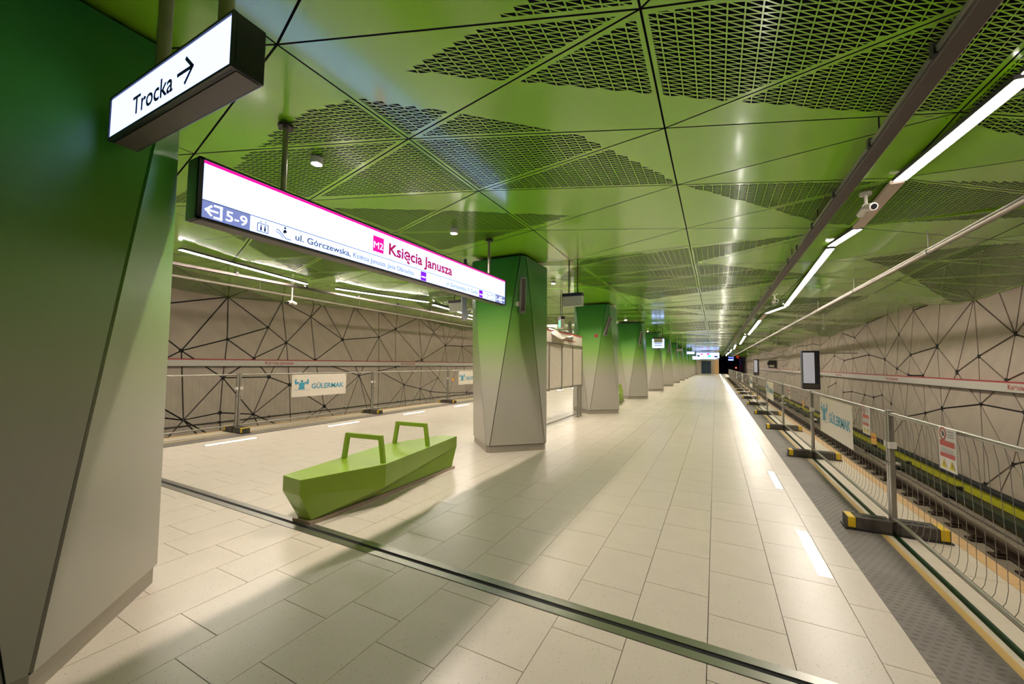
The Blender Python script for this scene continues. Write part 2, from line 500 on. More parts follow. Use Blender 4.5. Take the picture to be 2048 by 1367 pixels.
def build_wall(name, X, sgn, nodes, label, zlow):
    """sgn=+1: visible face looks to +X (left wall), -1: to -X"""
    mb = MB()
    a, b = sorted((X - sgn * 0.06, X - sgn * 0.45)); mb.box(a, b, YA, 118, -1.5, 4.5)
    wall = struct(mb.build(name, 'wallgap'), label, 'wall')
    rnd = random.Random(3 if sgn > 0 else 5)
    pts = [Vector(p) for p in nodes]
    ymin = min(p.x for p in pts); ymax = max(p.x for p in pts)
    zt, zb = 4.25, zlow
    def fill(y0, y1):
        y = y0; k = 0
        while y < y1:
            for z in (2.75, 1.75, 0.75, -0.3):
                pts.append(Vector((y + rnd.uniform(-0.35, 0.35) + (0.7 if int(z * 2) % 2 else 0), z + rnd.uniform(-0.3, 0.3))))
            y += 1.7
    fill(YA, ymin - 1.0); fill(ymax + 0.8, 110)
    y = YA
    while y < 112:
        pts.append(Vector((y + rnd.uniform(-.2, .2), zt))); pts.append(Vector((y + rnd.uniform(-.2, .2), zb))); y += 1.5
    # top nodes
    vs, es, fs, *_ = delaunay_2d_cdt(pts, [], [], 0, 1e-4)
    tris = []
    for f in fs:
        if len(f) != 3: continue
        p = [Vector(vs[i]) for i in f]
        q = inset_tri(p, 0.019)
        if q is None: continue
        tris.append(q)
    def key(q):
        c = (q[0] + q[1] + q[2]) / 3
        if c.x < 1.5: return 500 + abs(c.x)
        return abs(c.x - 2)
    tris.sort(key=key)
    def prism(mb, q, org):
        # face at X, back at X - sgn*0.05 ; chamfered
        fr = [Vector((0, p.x - org[0], p.y - org[1])) for p in q]
        bk = [v - Vector((sgn * 0.05, 0, 0)) for v in fr]
        if sgn > 0: fr, bk = fr, bk
        else: fr = fr[::-1]; bk = bk[::-1]
        n = len(mb.v)
        mb.v += [tuple(v) for v in fr] + [tuple(v) for v in bk]
        mb.f += [(n, n + 1, n + 2)] + [(n + i, n + 3 + i, n + 3 + (i + 1) % 3, n + (i + 1) % 3) for i in range(3)]
    for q in tris[:300]:
        c = (q[0] + q[1] + q[2]) / 3
        mb = MB(); prism(mb, q, c)
        o = mb.build('wall_panel', 'wall', wall); o.location = (X, c.x, c.y)
    mb = MB()
    for q in tris[300:]:
        prism(mb, q, (0, 0))
    o = mb.build('wall_panel_field', 'wall', wall); o['kind'] = 'stuff'; o.location = (X, 0, 0)
    # dark node plates
    me = MB(); k = 9
    me.rings([[(sgn * h, 0.052 * math.cos(2 * math.pi * j / k), 0.052 * math.sin(2 * math.pi * j / k)) for j in range(k)] for h in (-0.04, 0.004)])
    me = me.mesh('node_plate')
    for (y, z) in nodes:
        if z < 3.2:
            o = link('node_plate', me, 'wallgap', wall); o.location = (X, y, z)
            s = rnd.uniform(0.75, 1.35); o.scale = (1, s, s)
    return wall

RN = [(11.49, 2.29), (12.75, 1.88), (14.6, 2.18), (16.23, 2.0), (17.03, 2.68), (17.29, 1.57), (18.29, 1.89), (13.68, 1.51), (15.47, 1.38), (16.44, 1.37), (11.84, 1.36),
      (12.77, 0.8), (14.49, 0.54), (15.44, 0.32), (16.79, 0.06), (19.54, 0.47), (18.67, 0.62), (17.89, 0.38), (11.35, 0.76), (17.9, 3.44), (15.9, 3.33), (14.32, 3.39), (12.81, 3.2),
      (24.85, 2.17), (23.2, 1.91), (21.86, 1.98), (19.88, 2.09), (21.58, 2.86), (24.72, 0.81), (26.24, 0.53), (23.51, 0.42), (22.25, 0.53), (20.56, 0.5),
      (11.78, -0.32), (12.75, -0.98), (14.68, -1.0), (16.27, -1.02), (10.2, 1.9), (10.1, 0.3), (10.4, 3.1), (18.2, -0.9), (20.1, -0.7), (22.0, -0.8), (24.2, -0.8), (20.0, 3.3), (23.4, 3.2), (25.6, 3.1)]
LN = [(5.49, 1.84), (6.64, 2.23), (7.86, 2.7), (8.51, 2.22), (9.4, 3.23), (10.83, 2.46), (12.74, 2.69), (13.75, 3.14), (15.67, 1.72), (16.53, 3.22), (17.61, 2.53), (19.22, 2.56),
      (7.45, 1.66), (6.57, 1.05), (7.96, 1.04), (8.69, 0.75), (7.51, -0.15), (5.63, -0.11), (6.54, 0.0), (10.11, -0.13), (11.72, 1.0), (13.82, 1.34), (14.43, 0.5), (15.58, 0.26), (16.39, 0.06),
      (17.0, 0.76), (18.02, -0.12), (19.79, -0.18), (9.65, 1.62), (12.8, 1.18), (6.6, 3.53), (8.29, 3.64), (9.88, 3.76), (11.37, 3.87), (12.69, 3.88), (15.31, 3.83), (17.3, 3.7), (19.19, 3.61),
      (4.3, 2.9), (4.2, 1.0), (4.4, 0.2), (5.1, -0.8), (6.6, -0.85), (8.8, -0.85), (10.9, -0.9), (12.8, -0.9), (14.6, -0.9), (16.4, -0.9), (18.4, -0.9)]
build_wall('wall_right', XR, -1, RN, 'beige triangulated concrete wall beyond the right-hand track', -1.15)
build_wall('wall_left', XL, 1, LN, 'beige triangulated concrete wall beyond the left-hand track', -1.15)

# ---- ceiling ---------------------------------------------------------------
struct_ceiling = struct(MB().box(XL - 0.5, XR + 0.5, YA, 118, 4.5, 4.7).build('ceiling', 'slab'), 'folded glossy green sheet ceiling with triangular perforations', 'ceiling')
LINES = [(5.285, [0.9, 2.4, 3.8, 5.0, 6.4]), (3.6, [0.5, 1.95, 3.55, 5.2, 6.75]), (1.75, [0.85, 2.85, 4.3, 5.45, 7.12]), (-0.35, [0.77, 2.21, 3.43, 4.63, 6.23]),
         (-2.43, [0.78, 1.41, 2.61, 3.79, 5.35]), (-4.45, [0.5, 1.85, 3.05, 4.55, 5.9]), (-6.6, [1.1, 2.3, 3.6, 4.9, 6.2]), (-8.8, [0.6, 1.9, 3.2, 4.4, 5.7]),
         (-11.0, [1.0, 2.4, 3.6, 4.9, 6.1]), (-13.285, [0.4, 1.7, 2.9, 4.3, 5.6])]
def interp(x, pts):
    if x <= pts[0][0]: return pts[0][1]
    for (a, b) in zip(pts[:-1], pts[1:]):
        if x <= b[0]: return a[1] + (b[1] - a[1]) * (x - a[0]) / (b[0] - a[0])
    return pts[-1][1]
ZRP = [(9.6, 3.30), (11.3, 3.22), (13.05, 3.12), (15.37, 3.40), (18.13, 3.43), (22.2, 3.22)]
ZLP = [(5.23, 3.57), (6.2, 3.49), (8.2, 3.58), (11.1, 3.74), (12.7, 3.85), (15.7, 3.75), (17.8, 3.57)]
def zceil(i, y, j):
    r = random.Random(i * 1000 + j).uniform(-0.03, 0.03)
    if i == 0: return interp(9.6 + (y - 9.6) % 12.6, ZRP) + r * .5
    if i == len(LINES) - 1: return interp(5.23 + (y - 5.23) % 12.6, ZLP) + r * .5
    if i == 1: return 3.52 + r * 2
    return 3.61 + r
ROWS = []
for i, (x, base) in enumerate(LINES):
    row = []; j = 0
    for k in range(-1, 19):
        for b in base:
            y = b + k * MOD; j += 1
            if y < 115: row.append(Vector((x, y, zceil(i, y, j))))
    row.sort(key=lambda v: v.y)
    ROWS.append(row)
R = [
    [(-1.87, 1.97), (-1.22, 2.42), (-.07, 3.15), (.97, 3.86), (1.4, 4.14), (2.36, 4.87), (3.7, 5.75), (3.7, 1.0), (-0.2, 1.8), (-.89, 1.87)],
    [(-2.39, 2.01), (-1.02, 3.22), (-.3, 4.65), (-2.32, 3.79), (-4.26, 3.01), (-6.3, 2.3), (-4.36, 2.16), (-2.95, 1.92)],
    [(-6.56, 2.9), (-4.5, 3.3), (-1.73, 5.0), (-3.38, 5.46), (-6.0, 5.9), (-9.1, 6.4)],
    [(-.3, 4.65), (2.89, 6.0), (5.2, 6.9), (5.2, 7.5), (3.12, 7.21), (1.81, 7.03), (1.32, 6.71)],
    [(-3.3, 8.7), (-2.2, 7.2), (1.3, 7.25), (-.3, 8.3), (2.0, 10.6), (0.2, 11.6), (-1.77, 12.6)],
    [(2.4, 9.2), (5.2, 7.9), (5.2, 13.4), (4.0, 11.6)],
    [(-13.2, 2.6), (-10.2, 3.6), (-10.8, 5.0), (-12.8, 8.0), (-13.2, 8.0)],
    [(-8.4, 9.2), (-4.6, 8.3), (-5.2, 11.6), (-10.4, 12.8)],
]
POLYS = []
for k in range(-1, 6):
    for p in R:
        q = [(x, y + 12.6 * k) for x, y in p]
        POLYS.append((min(a for a, b in q), max(a for a, b in q), min(b for a, b in q), max(b for a, b in q), q))
def in_perf(x, y):
    for (a, b, c, d, q) in POLYS:
        if x < a or x > b or y < c or y > d: continue
        ins = False; n = len(q); j = n - 1
        for i in range(n):
            xi, yi = q[i]; xj, yj = q[j]
            if (yi > y) != (yj > y) and x < (xj - xi) * (y - yi) / (yj - yi) + xi: ins = not ins
            j = i
        if ins: return True
    return False
SH = 0.40
def clip(poly, f):
    out = []; n = len(poly)
    for i in range(n):
        a = poly[i]; b = poly[(i + 1) % n]; fa = f(a); fb = f(b)
        if fa >= 0: out.append(a)
        if (fa >= 0) != (fb >= 0):
            t = fa / (fa - fb); out.append((a[0] + (b[0] - a[0]) * t, a[1] + (b[1] - a[1]) * t))
    return out
def panel_mesh(tri, mb):
    """tri: three Vectors. adds sheet with triangular holes to mb"""
    p2 = [Vector((v.x, v.y)) for v in tri]
    q = inset_tri(p2, 0.007)
    if q is None: return False
    nrm = (tri[1] - tri[0]).cross(tri[2] - tri[0])
    def zz(x, y): return tri[0].z - (nrm.x * (x - tri[0].x) + nrm.y * (y - tri[0].y)) / nrm.z
    pq = [(v.x, v.y - SH * v.x) for v in q]               # sheared coordinates
    cy = sum(v.y for v in q) / 3; cx = sum(v.x for v in q) / 3
    def emitp(poly):
        # drop degenerate
        if len(poly) < 3: return
        a = 0
        for i in range(len(poly)):
            a += poly[i][0] * poly[(i + 1) % len(poly)][1] - poly[(i + 1) % len(poly)][0] * poly[i][1]
        if abs(a) < 1e-6: return
        if a > 0: poly = poly[::-1]
        n = len(mb.v)
        for (x, s) in poly:
            y = s + SH * x; mb.v.append((x, y, zz(x, y)))
        mb.f.append(tuple(range(n, n + len(poly))))
    near = cy < 15 and cy > -1
    if cy > 62 or cy < -1:
        emitp(pq); return True
    cw, ch, bw = (0.09, 0.045, 0.0072) if near else (0.18, 0.09, 0.018)
    # edges for margin test
    E3 = []
    for i in range(3):
        a = pq[i]; b = pq[(i + 1) % 3]; c = pq[(i + 2) % 3]
        nx, ny = -(b[1] - a[1]), b[0] - a[0]
        L = math.hypot(nx, ny); nx /= L; ny /= L
        if nx * (c[0] - a[0]) + ny * (c[1] - a[1]) < 0: nx, ny = -nx, -ny
        E3.append((nx, ny, -(nx * a[0] + ny * a[1])))
    MG = 0.028 if near else 0.05
    def area(pl):
        return abs(sum(pl[i][0] * pl[(i + 1) % len(pl)][1] - pl[(i + 1) % len(pl)][0] * pl[i][1] for i in range(len(pl)))) / 2 if len(pl) > 2 else 0.0
    def hole(T):
        x = (T[0][0] + T[1][0] + T[2][0]) / 3; s = (T[0][1] + T[1][1] + T[2][1]) / 3
        if not in_perf(x, s + SH * x): return None
        dm = min(min(nx * p[0] + ny * p[1] + d for p in T) for (nx, ny, d) in E3)
        if dm < -0.2: return None
        h = [(v.x, v.y) for v in inset_tri([Vector(t) for t in T], bw * .62)]
        if dm > MG: return ('in', h)
        hc = h
        for (nx, ny, d) in E3:
            hc = clip(hc, lambda p: nx * p[0] + ny * p[1] + d - MG)
            if len(hc) < 3: return None
        if area(hc) < 0.15 * area(h): return None
        return ('cut', hc)
    def put(pts):
        m0 = len(mb.v)
        for (x, s) in pts:
            y = s + SH * x; mb.v.append((x, y, zz(x, y)))
        return m0
    def ring(outer, inner):
        c = (sum(p[0] for p in inner) / len(inner), sum(p[1] for p in inner) / len(inner))
        key = lambda p: math.atan2(p[1] - c[1], p[0] - c[0])
        O = sorted(outer, key=key); I = sorted(inner, key=key)
        m0 = put(O + I); n = len(O)
        ev = sorted([(key(p), 0, k) for k, p in enumerate(O)] + [(key(p), 1, k) for k, p in enumerate(I)])
        co = n - 1; ci = len(I) - 1
        for (_, w, k) in ev:
            if w == 0: mb.f.append((m0 + co, m0 + n + ci, m0 + k)); co = k
            else: mb.f.append((m0 + co, m0 + n + ci, m0 + n + k)); ci = k
    smin = min(s for _, s in pq); smax = max(s for _, s in pq)
    r0 = math.floor(smin / ch); r1 = math.ceil(smax / ch)
    xmin = min(x for x, _ in pq); xmax = max(x for x, _ in pq)
    run = None
    for r in range(r0, r1):
        a, b = r * ch, (r + 1) * ch
        cells = []
        for c in range(math.floor(xmin / cw), math.ceil(xmax / cw)):
            x0, x1 = c * cw, (c + 1) * cw
            T1 = ((x0, a), (x1, a), (x1, b)); T2 = ((x0, a), (x1, b), (x0, b))
            k1 = hole(T1); k2 = hole(T2)
            if k1 or k2: cells.append((c, k1, k2))
        if not cells:
            if run is None: run = a
            continue
        if run is not None:
            emitp(clip(clip(pq, lambda p: p[1] - run), lambda p: a - p[1])); run = None
        st = clip(clip(pq, lambda p: p[1] - a), lambda p: b - p[1])
        # solid runs between cell intervals
        ints = []
        for (c, _1, _2) in cells:
            if ints and ints[-1][1] == c: ints[-1][1] = c + 1
            else: ints.append([c, c + 1])
        left = -1e9
        for (i0, i1) in ints:
            l_ = left; e_ = i0 * cw
            emitp(clip(clip(st, lambda p: p[0] - l_), lambda p: e_ - p[0])); left = i1 * cw
        emitp(clip(st, lambda p: p[0] - left))
        for (c, k1, k2) in cells:
            x0, x1 = c * cw, (c + 1) * cw
            for T, kk in ((((x0, a), (x1, a), (x1, b)), k1), (((x0, a), (x1, b), (x0, b)), k2)):
                if kk is None or kk[0] == 'cut':
                    pl = list(T)
                    for (nx, ny, d) in E3:
                        pl = clip(pl, lambda p: nx * p[0] + ny * p[1] + d)
                    if kk is None: emitp(pl)
                    elif len(pl) > 2: ring(pl, kk[1])
                    continue
                m0 = put(list(T) + kk[1])
                for i in range(3):
                    mb.f.append((m0 + i, m0 + 3 + i, m0 + 3 + (i + 1) % 3, m0 + (i + 1) % 3))
    if run is not None:
        emitp(clip(pq, lambda p: p[1] - run))
    return True
tris = []
for ra, rb in zip(ROWS[:-1], ROWS[1:]):
    i = j = 0
    while i < len(ra) - 1 or j < len(rb) - 1:
        da = abs(ra[i + 1].y - rb[j].y) if i < len(ra) - 1 else 1e9
        db = abs(rb[j + 1].y - ra[i].y) if j < len(rb) - 1 else 1e9
        if da <= db:
            tris.append((ra[i], ra[i + 1], rb[j])); i += 1
        else:
            tris.append((ra[i], rb[j + 1], rb[j])); j += 1
def ckey(t):
    c = (t[0] + t[1] + t[2]) / 3
    return c.y + (100 if c.y < 0.5 else 0) + abs(c.x + 1.5) * 0.15
tris.sort(key=ckey)
rest = MB()
for n_, t in enumerate(tris):
    if n_ < 300:
        mb = MB()
        if panel_mesh(t, mb): mb.build('ceiling_panel', 'ceil', struct_ceiling)
    else:
        panel_mesh(t, rest)
rest.build('ceiling_panel_field', 'ceil', struct_ceiling)['kind'] = 'stuff'

# ---- end walls -----------------------------------------------------------
we = MB(); we.box(-7.4, 0.6, 86, 88.5, -0.012, 4.4)
struct(we.build('wall_end', 'boardw'), 'pale wall closing the far end of the platform', 'wall')
we = MB(); we.box(XL - 0.4, XR + 0.4, 118, 118.4, -1.5, 4.6)  # solid wall; its black colour stands in for the tunnel's darkness
struct(we.build('wall_tunnel', 'black'), 'end wall coloured black for the darkness of the tunnel at the far end of the tracks', 'wall')
we = MB(); we.box(XL - 0.4, XR + 0.4, YA - 0.3, YA, -1.5, 4.6)
struct(we.build('wall_back', 'wall'), 'plain wall behind the viewer', 'wall')

# ================================================================== COLUMNS
def oct_ring(c, z, kind, half, e):
    """bottom: diamond with short corner edges; top: axis square with short corner edges"""
    pts = []
    if kind == 'top':
        a = half
        base = [(a, -a + e), (a, a - e), (a - e, a), (-a + e, a), (-a, a - e), (-a, -a + e), (-a + e, -a), (a - e, -a)]
    else:
        d = half; s = e
        base = [(d - s, -s), (d - s, s), (s, d - s), (-s, d - s), (-d + s, s), (-d + s, -s), (-s, -d + s), (s, -d + s)]
    return [Vector((c[0] + x, c[1] + y, z)) for x, y in base]
def make_column(n):
    t = thing('column', 'x', 'column', (0, 0, 0), 'faceted green-to-grey columns along the platform')
    c = (0, 0)
    top = oct_ring(c, 3.56, 'top', 0.585, 0.075); bot = oct_ring(c, 0.115, 'bot', 0.83, 0.04)
    # top ring order: 0,1 = +X side ; bottom 0,1 = +X corner (short edge)
    quads = []
    for i in range(8):
        j = (i + 1) % 8
        quads.append((bot[i], bot[j], top[j], top[i]))
    ctr = Vector((0, 0, 1.8))
    for q in quads:
        q = [Vector(v) for v in q]
        m = sum(q, Vector()) / 4
        g = 0.010
        out = []
        for k in range(4):
            a, p, nx = q[k], q[k - 1], q[(k + 1) % 4]
            e1 = (nx - a); e0 = (p - a)
            l1 = e1.length; l0 = e0.length
            out.append(a + e1.normalized() * min(g, l1 * .3) + e0.normalized() * min(g, l0 * .3))
        nr = (out[1] - out[0]).cross(out[3] - out[0]).normalized()
        if nr.dot(m - Vector((0, 0, m.z))) < 0: nr = -nr
        mb = MB()
        back = [v - nr * 0.02 for v in out]
        mb.rings([back, out])
        mb.build('facet_panel', 'column', t)
    core_t = oct_ring(c, 3.56, 'top', 0.572, 0.075); core_b = oct_ring(c, 0.115, 'bot', 0.812, 0.04)
    MB().rings([core_b, core_t]).build('core', 'black', t)
    pl = MB(); pl.rings([oct_ring(c, 0.0, 'bot', 0.805, 0.04), oct_ring(c, 0.112, 'bot', 0.805, 0.04)]); pl.build('plinth', 'plinth', t)
    return t
col0 = make_column(0)
COLY = [0.57 + MOD * k for k in range(13)]
for k, y in enumerate(COLY):
    o = col0 if k == 0 else copy_tree(col0)
    o.location = (CX, y, 0) if k else (CX - 0.025, y + 0.06, 0)
    o['label'] = ('nearest faceted column, filling the left edge of the view behind the arrow sign' if k == 0 else
                  'faceted column beyond the green bench, %s from the camera' % ORD[k] if k == 1 else
                  'faceted green-to-grey column, %s from the camera' % ORD[k])

# slim grey loudspeakers on the columns
def make_speaker():
    t = thing('column_speaker', 'x', 'speaker', (0, 0, 0), 'slim loudspeakers on the columns')
    MB().box(-0.05, 0.05, -0.045, 0.045, -0.32, 0.32).build('housing', 'greyp', t, 0.008)
    MB().box(-0.035, 0.035, -0.049, -0.045, -0.29, 0.29).build('grille', 'duct', t)
    mb = MB(); mb.tube([(0, 0.045, -0.12), (0, 0.14, -0.12)], 0.02, 8); mb.build('arm', 'pipe', t)
    mb = MB(); mb.tube([(-0.075, 0.04, -0.16), (-0.075, 0.10, -0.16)], 0.045, 12); mb.build('swivel', 'white', t)
    return t
sp0 = make_speaker()
n_ = 0
for k in range(1, 8):
    for side in (1, -1):
        if side < 0 and k > 3: continue
        o = sp0 if n_ == 0 else copy_tree(sp0); n_ += 1
        tilt = 0.0 if k == 1 and side > 0 else (0.30 if side > 0 else -0.28)
        if side > 0:
            o.location = (CX + 0.545, COLY[k] - 0.55, 2.83); o.rotation_euler = (0.05, tilt * (1 if k % 2 == 0 else .4), math.radians(45))
            o['label'] = 'slim grey loudspeaker on the right face of the %s column from the camera' % ORD[k]
        else:
            o.location = (CX - 0.72, COLY[k] - 0.56, 2.72); o.rotation_euler = (0.0, tilt, math.radians(-45))
            o['label'] = 'slim grey loudspeaker on the left side of the %s column from the camera' % ORD[k]

# ================================================================== LAMPS
def strip_lamp(p, q, lab, lit=True, w=0.10, glow='led', grp='LED line lamps under the green ceiling'):
    p = Vector(p); q = Vector(q)
    t = thing('line_lamp', lab, 'lamp', tuple(p), grp)
    d = q - p
    hs = MB().bar((0, 0, 0.018), d + Vector((0, 0, 0.018)), w + 0.02, 0.036).build('housing', 'dkmetal' if lit else 'beige', t)
    MB().bar((0, 0, -0.002), d + Vector((0, 0, -0.002)), w, 0.004).build('diffuser', glow if lit else 'beige', hs)
    return t
ZS = 3.53
RS = [((1.95, 1.95), (1.86, 3.72), 1), ((1.86, 3.78), (1.72, 5.34), 1), ((1.72, 5.40), (1.79, 6.95), 0), ((1.80, 7.02), (1.68, 7.82), 1), ((1.70, 8.0), (2.03, 15.0), 1),
      ((2.02, 15.3), (1.70, 16.9), 1), ((1.70, 17.0), (1.70, 19.4), 0), ((1.70, 19.5), (1.85, 28.0), 1), ((1.74, 29.6), (1.98, 40.0), 1), ((1.7, 42.0), (1.95, 52.0), 1), ((1.75, 54), (1.9, 64), 1), ((1.75, 66), (1.9, 76), 1), ((1.75, 78), (1.9, 86), 1)]
n1 = n2 = 0
for (a, b, lit) in RS:
    if lit:
        strip_lamp((*a, ZS), (*b, ZS), 'lit white line lamp above the right platform edge, %s from the camera' % ORD[n1]); n1 += 1
    else:
        strip_lamp((*a, ZS), (*b, ZS), 'unlit beige cover strip joining the right-hand line lamps, %s one' % ORD[n2], False); n2 += 1
LS = [((-8.15, 1.35), (-8.5, 3.1)), ((-8.36, 3.35), (-9.14, 6.3)), ((-8.98, 7.05), (-8.2, 9.9)), ((-8.4, 10.4), (-9.0, 14.2)), ((-8.9, 15.0), (-8.4, 22)), ((-8.6, 23.5), (-8.9, 33)), ((-8.8, 35), (-8.5, 45)), ((-8.6, 47), (-8.9, 58)), ((-8.7, 60), (-8.6, 72)), ((-8.7, 74), (-8.6, 85))]
for k, (a, b) in enumerate(LS):
    strip_lamp((*a, ZS), (*b, ZS), 'lit white line lamp above the left platform edge, %s along the row' % ORD[k], True, 0.085, 'led_left')

dl = None
k = 0
for y in [c + d for c in COLY[:11] for d in (1.85, 4.12)]:
    if dl is None:
        dl = thing('downlight', 'x', 'lamp', (0, 0, 0), 'round downlights above the column row')
        k_ = 20; mb = MB()
        prof = [(0.046, 0.0), (0.046, -0.034), (0.056, -0.034), (0.056, 0.028), (0.0, 0.028)]
        mb.rings([[(r_ * math.cos(2 * math.pi * j / k_), r_ * math.sin(2 * math.pi * j / k_), z_) for j in range(k_)] for r_, z_ in prof[:4]], False); mb.build('rim', 'white', dl)
        mb = MB(); mb.tube([(0, 0, 0.0), (0, 0, 0.02)], 0.046, 20); mb.build('reflector_plate', 'white', dl)
        mb = MB(); mb.tube([(0, 0, -0.004), (0, 0, 0.002)], 0.024, 16); mb.build('lens', 'down', dl)
        o = dl
    else:
        o = copy_tree(dl)
    o.location = (-3.43, y, 3.55)
    o['label'] = 'small round downlight in the green ceiling above the column row, %s from the camera' % ORD[k]; k += 1

fl = None
k = 0
for side in (1, -1):
    for j in range(-2, 33):
        y0 = (3.87 + 2.41 * j) if side > 0 else (3.94 + 2.62 * j)
        if y0 > 84: break
        if fl is None:
            fl = thing('floor_light', 'x', 'lamp', (0, 0, 0), 'light strips inlaid in the platform floor')
            MB().box(-0.05, 0.05, -0.03, 0.93, -0.008, 0.0015).build('rim', 'steel', fl)
            MB().box(-0.034, 0.034, 0, 0.90, -0.006, 0.0025).build('glass', 'floorled', fl)
            o = fl
        else:
            o = copy_tree(fl)
        o.location = (0.725, y0, 0) if side > 0 else (-8.44, y0, 0)
        nm = ORD[j + 2] if j + 2 < len(ORD) else 'far'
        o['label'] = 'white light strip set in the floor by the %s track edge, %s of its row' % ('right' if side > 0 else 'left', nm)

# ================================================================== SIGNS
t = thing('station_sign', 'long backlit station name sign with magenta top line, hung over the bench', 'sign', (-3.1, 1.34, 2.57))
L, H = 4.36, 0.40
mb = MB(); mb.box(-0.15, -0.004, -0.02, L + 0.02, -0.012, H + 0.015); mb.build('housing', 'frame', t)
mb = MB(); mb.box(-0.02, 0.006, -0.02, 0.006, -0.012, H + 0.015); mb.box(-0.02, 0.006, L - 0.006, L + 0.02, -0.012, H + 0.015); mb.box(-0.02, 0.006, -0.02, L + 0.02, H, H + 0.015); mb.box(-0.02, 0.006, -0.02, L + 0.02, -0.012, 0.002); mb.build('rim', 'frame', t)
MB().box(-0.13, -0.01, 0.0, L, -0.016, -0.012).build('underside', 'under', t)
face = MB().box(-0.01, 0.0, 0, L, 0, H).build('lit_face', 'signw', t)
MB().box(-0.16, -0.15, 0, L, 0, H).build('lit_back', 'signw', t)
def on_sign(me, name, m, off=0.003, width=None, u=0, v=0):
    return place_flat(me, name, m, (-3.1, 1.34 + u, 2.57 + v), (0, 1, 0), (0, 0, 1), face, off, width)
on_sign(flat_rect(0.006, L - 0.006, H - 0.021, H - 0.001), 'top_line', 'magenta')
on_sign(flat_rect(0.006, L - 0.006, 0.122, 0.127), 'divider', 'navy')
on_sign(flat_rect(0.004, 0.32, 0.003, 0.122), 'exit_field', 'sblue')
on_sign(flat_line([(0.10, 0.062), (0.032, 0.062)], 0.013), 'arrow_shaft', 'signtext', 0.005)
on_sign(flat_line([(0.062, 0.093), (0.032, 0.062), (0.062, 0.031)], 0.013), 'arrow_head', 'signtext', 0.005)
on_sign(flat_line([(0.085, 0.103), (0.125, 0.103), (0.125, 0.021), (0.085, 0.021)], 0.014), 'exit_bracket', 'signtext', 0.005)
on_sign(text_mesh('5-9', 0.105, bold=0.001), 'lettering', 'signtext', 0.005, 0.145, 0.155, 0.025)
on_sign(flat_line([(0.375, 0.02), (0.375, 0.082), (0.455, 0.082), (0.455, 0.02), (0.375, 0.02)], 0.005), 'lift_frame', 'navy')
for u in (0.395, 0.425):
    on_sign(flat_rect(u, u + 0.012, 0.028, 0.058), 'lift_figure', 'navy'); on_sign(flat_disc(u + 0.006, 0.066, 0.006, 8), 'lift_head', 'navy')
on_sign(flat_poly([(0.392, 0.092), (0.404, 0.092), (0.398, 0.103)]), 'lift_up', 'navy'); on_sign(flat_poly([(0.428, 0.103), (0.440, 0.103), (0.434, 0.092)]), 'lift_down', 'navy')
on_sign(flat_line([(0.52, 0.075), (0.54, 0.075), (0.60, 0.022), (0.64, 0.022)], 0.006), 'escalator_rail', 'sgrey')
on_sign(flat_line([(0.52, 0.058), (0.545, 0.050), (0.555, 0.042), (0.567, 0.03), (0.578, 0.02)], 0.005), 'escalator_steps', 'sgrey')
on_sign(flat_poly([(0.575, 0.06), (0.605, 0.07), (0.602, 0.088), (0.588, 0.094), (0.577, 0.082)]), 'escalator_figure', 'navy'); on_sign(flat_disc(0.59, 0.106, 0.009, 10), 'escalator_head', 'navy')
on_sign(text_mesh('ul. Górczewska,', 0.075, bold=0.001), 'lettering', 'sgrey', 0.003, 0.56, 0.68, 0.036)
on_sign(text_mesh('Księcia Janusza, Jana Olbrachta', 0.07), 'lettering', 'sgrey', 0.003, 0.86, 1.27, 0.036)
for u in (2.25, 3.55):
    on_sign(flat_rect(u, u + 0.10, 0.006, 0.112), 'line_badge', 'purple'); on_sign(flat_rect(u + 0.012, u + 0.088, 0.042, 0.056), 'line_badge_bar', 'signtext', 0.005)
on_sign(text_mesh('ul. Górczewska, E. Ciołka', 0.07), 'lettering', 'sgrey', 0.003, 0.76, 2.75, 0.036)
on_sign(flat_line([(3.74, 0.03), (3.78, 0.03), (3.82, 0.075), (3.86, 0.075)], 0.006), 'escalator_rail', 'sgrey'); on_sign(flat_disc(3.78, 0.085, 0.011, 8), 'escalator_head', 'navy')
on_sign(flat_line([(3.90, 0.02), (3.90, 0.09), (3.99, 0.09), (3.99, 0.02), (3.90, 0.02)], 0.006), 'lift_frame', 'navy')
on_sign(flat_rect(4.03, L - 0.005, 0.003, 0.122), 'exit_field', 'sblue')
on_sign(text_mesh('1-4', 0.11, bold=0.002), 'lettering', 'signtext', 0.005, 0.14, 4.05, 0.025)
on_sign(flat_line([(4.24, 0.103), (4.215, 0.103), (4.215, 0.021), (4.24, 0.021)], 0.013), 'exit_bracket', 'signtext', 0.005)
on_sign(flat_line([(4.24, 0.062), (4.325, 0.062)], 0.013), 'arrow_shaft', 'signtext', 0.005)
on_sign(flat_rect(1.51, 1.655, 0.165, 0.325), 'metro_badge', 'magenta'); on_sign(text_mesh('M2', 0.10, bold=0.0), 'lettering', 'signtext', 0.005, 0.125, 1.52, 0.2)
on_sign(text_mesh('Księcia Janusza', 0.17, bold=0.0045), 'lettering', 'crimson', 0.003, 1.14, 1.73, 0.185)
for yy in (1.95 - 1.34, 5.30 - 1.34):
    mb = MB(); mb.tube([(-0.08, yy, H), (-0.08, yy, 3.575 - 2.57)], 0.022, 12); mb.build('hanger_pole', 'galv', t, smooth=True)
    mb = MB(); mb.tube([(-0.08, yy, 3.55 - 2.57), (-0.08, yy, 3.575 - 2.57)], 0.06, 16); mb.build('ceiling_flange', 'dkmetal', t)

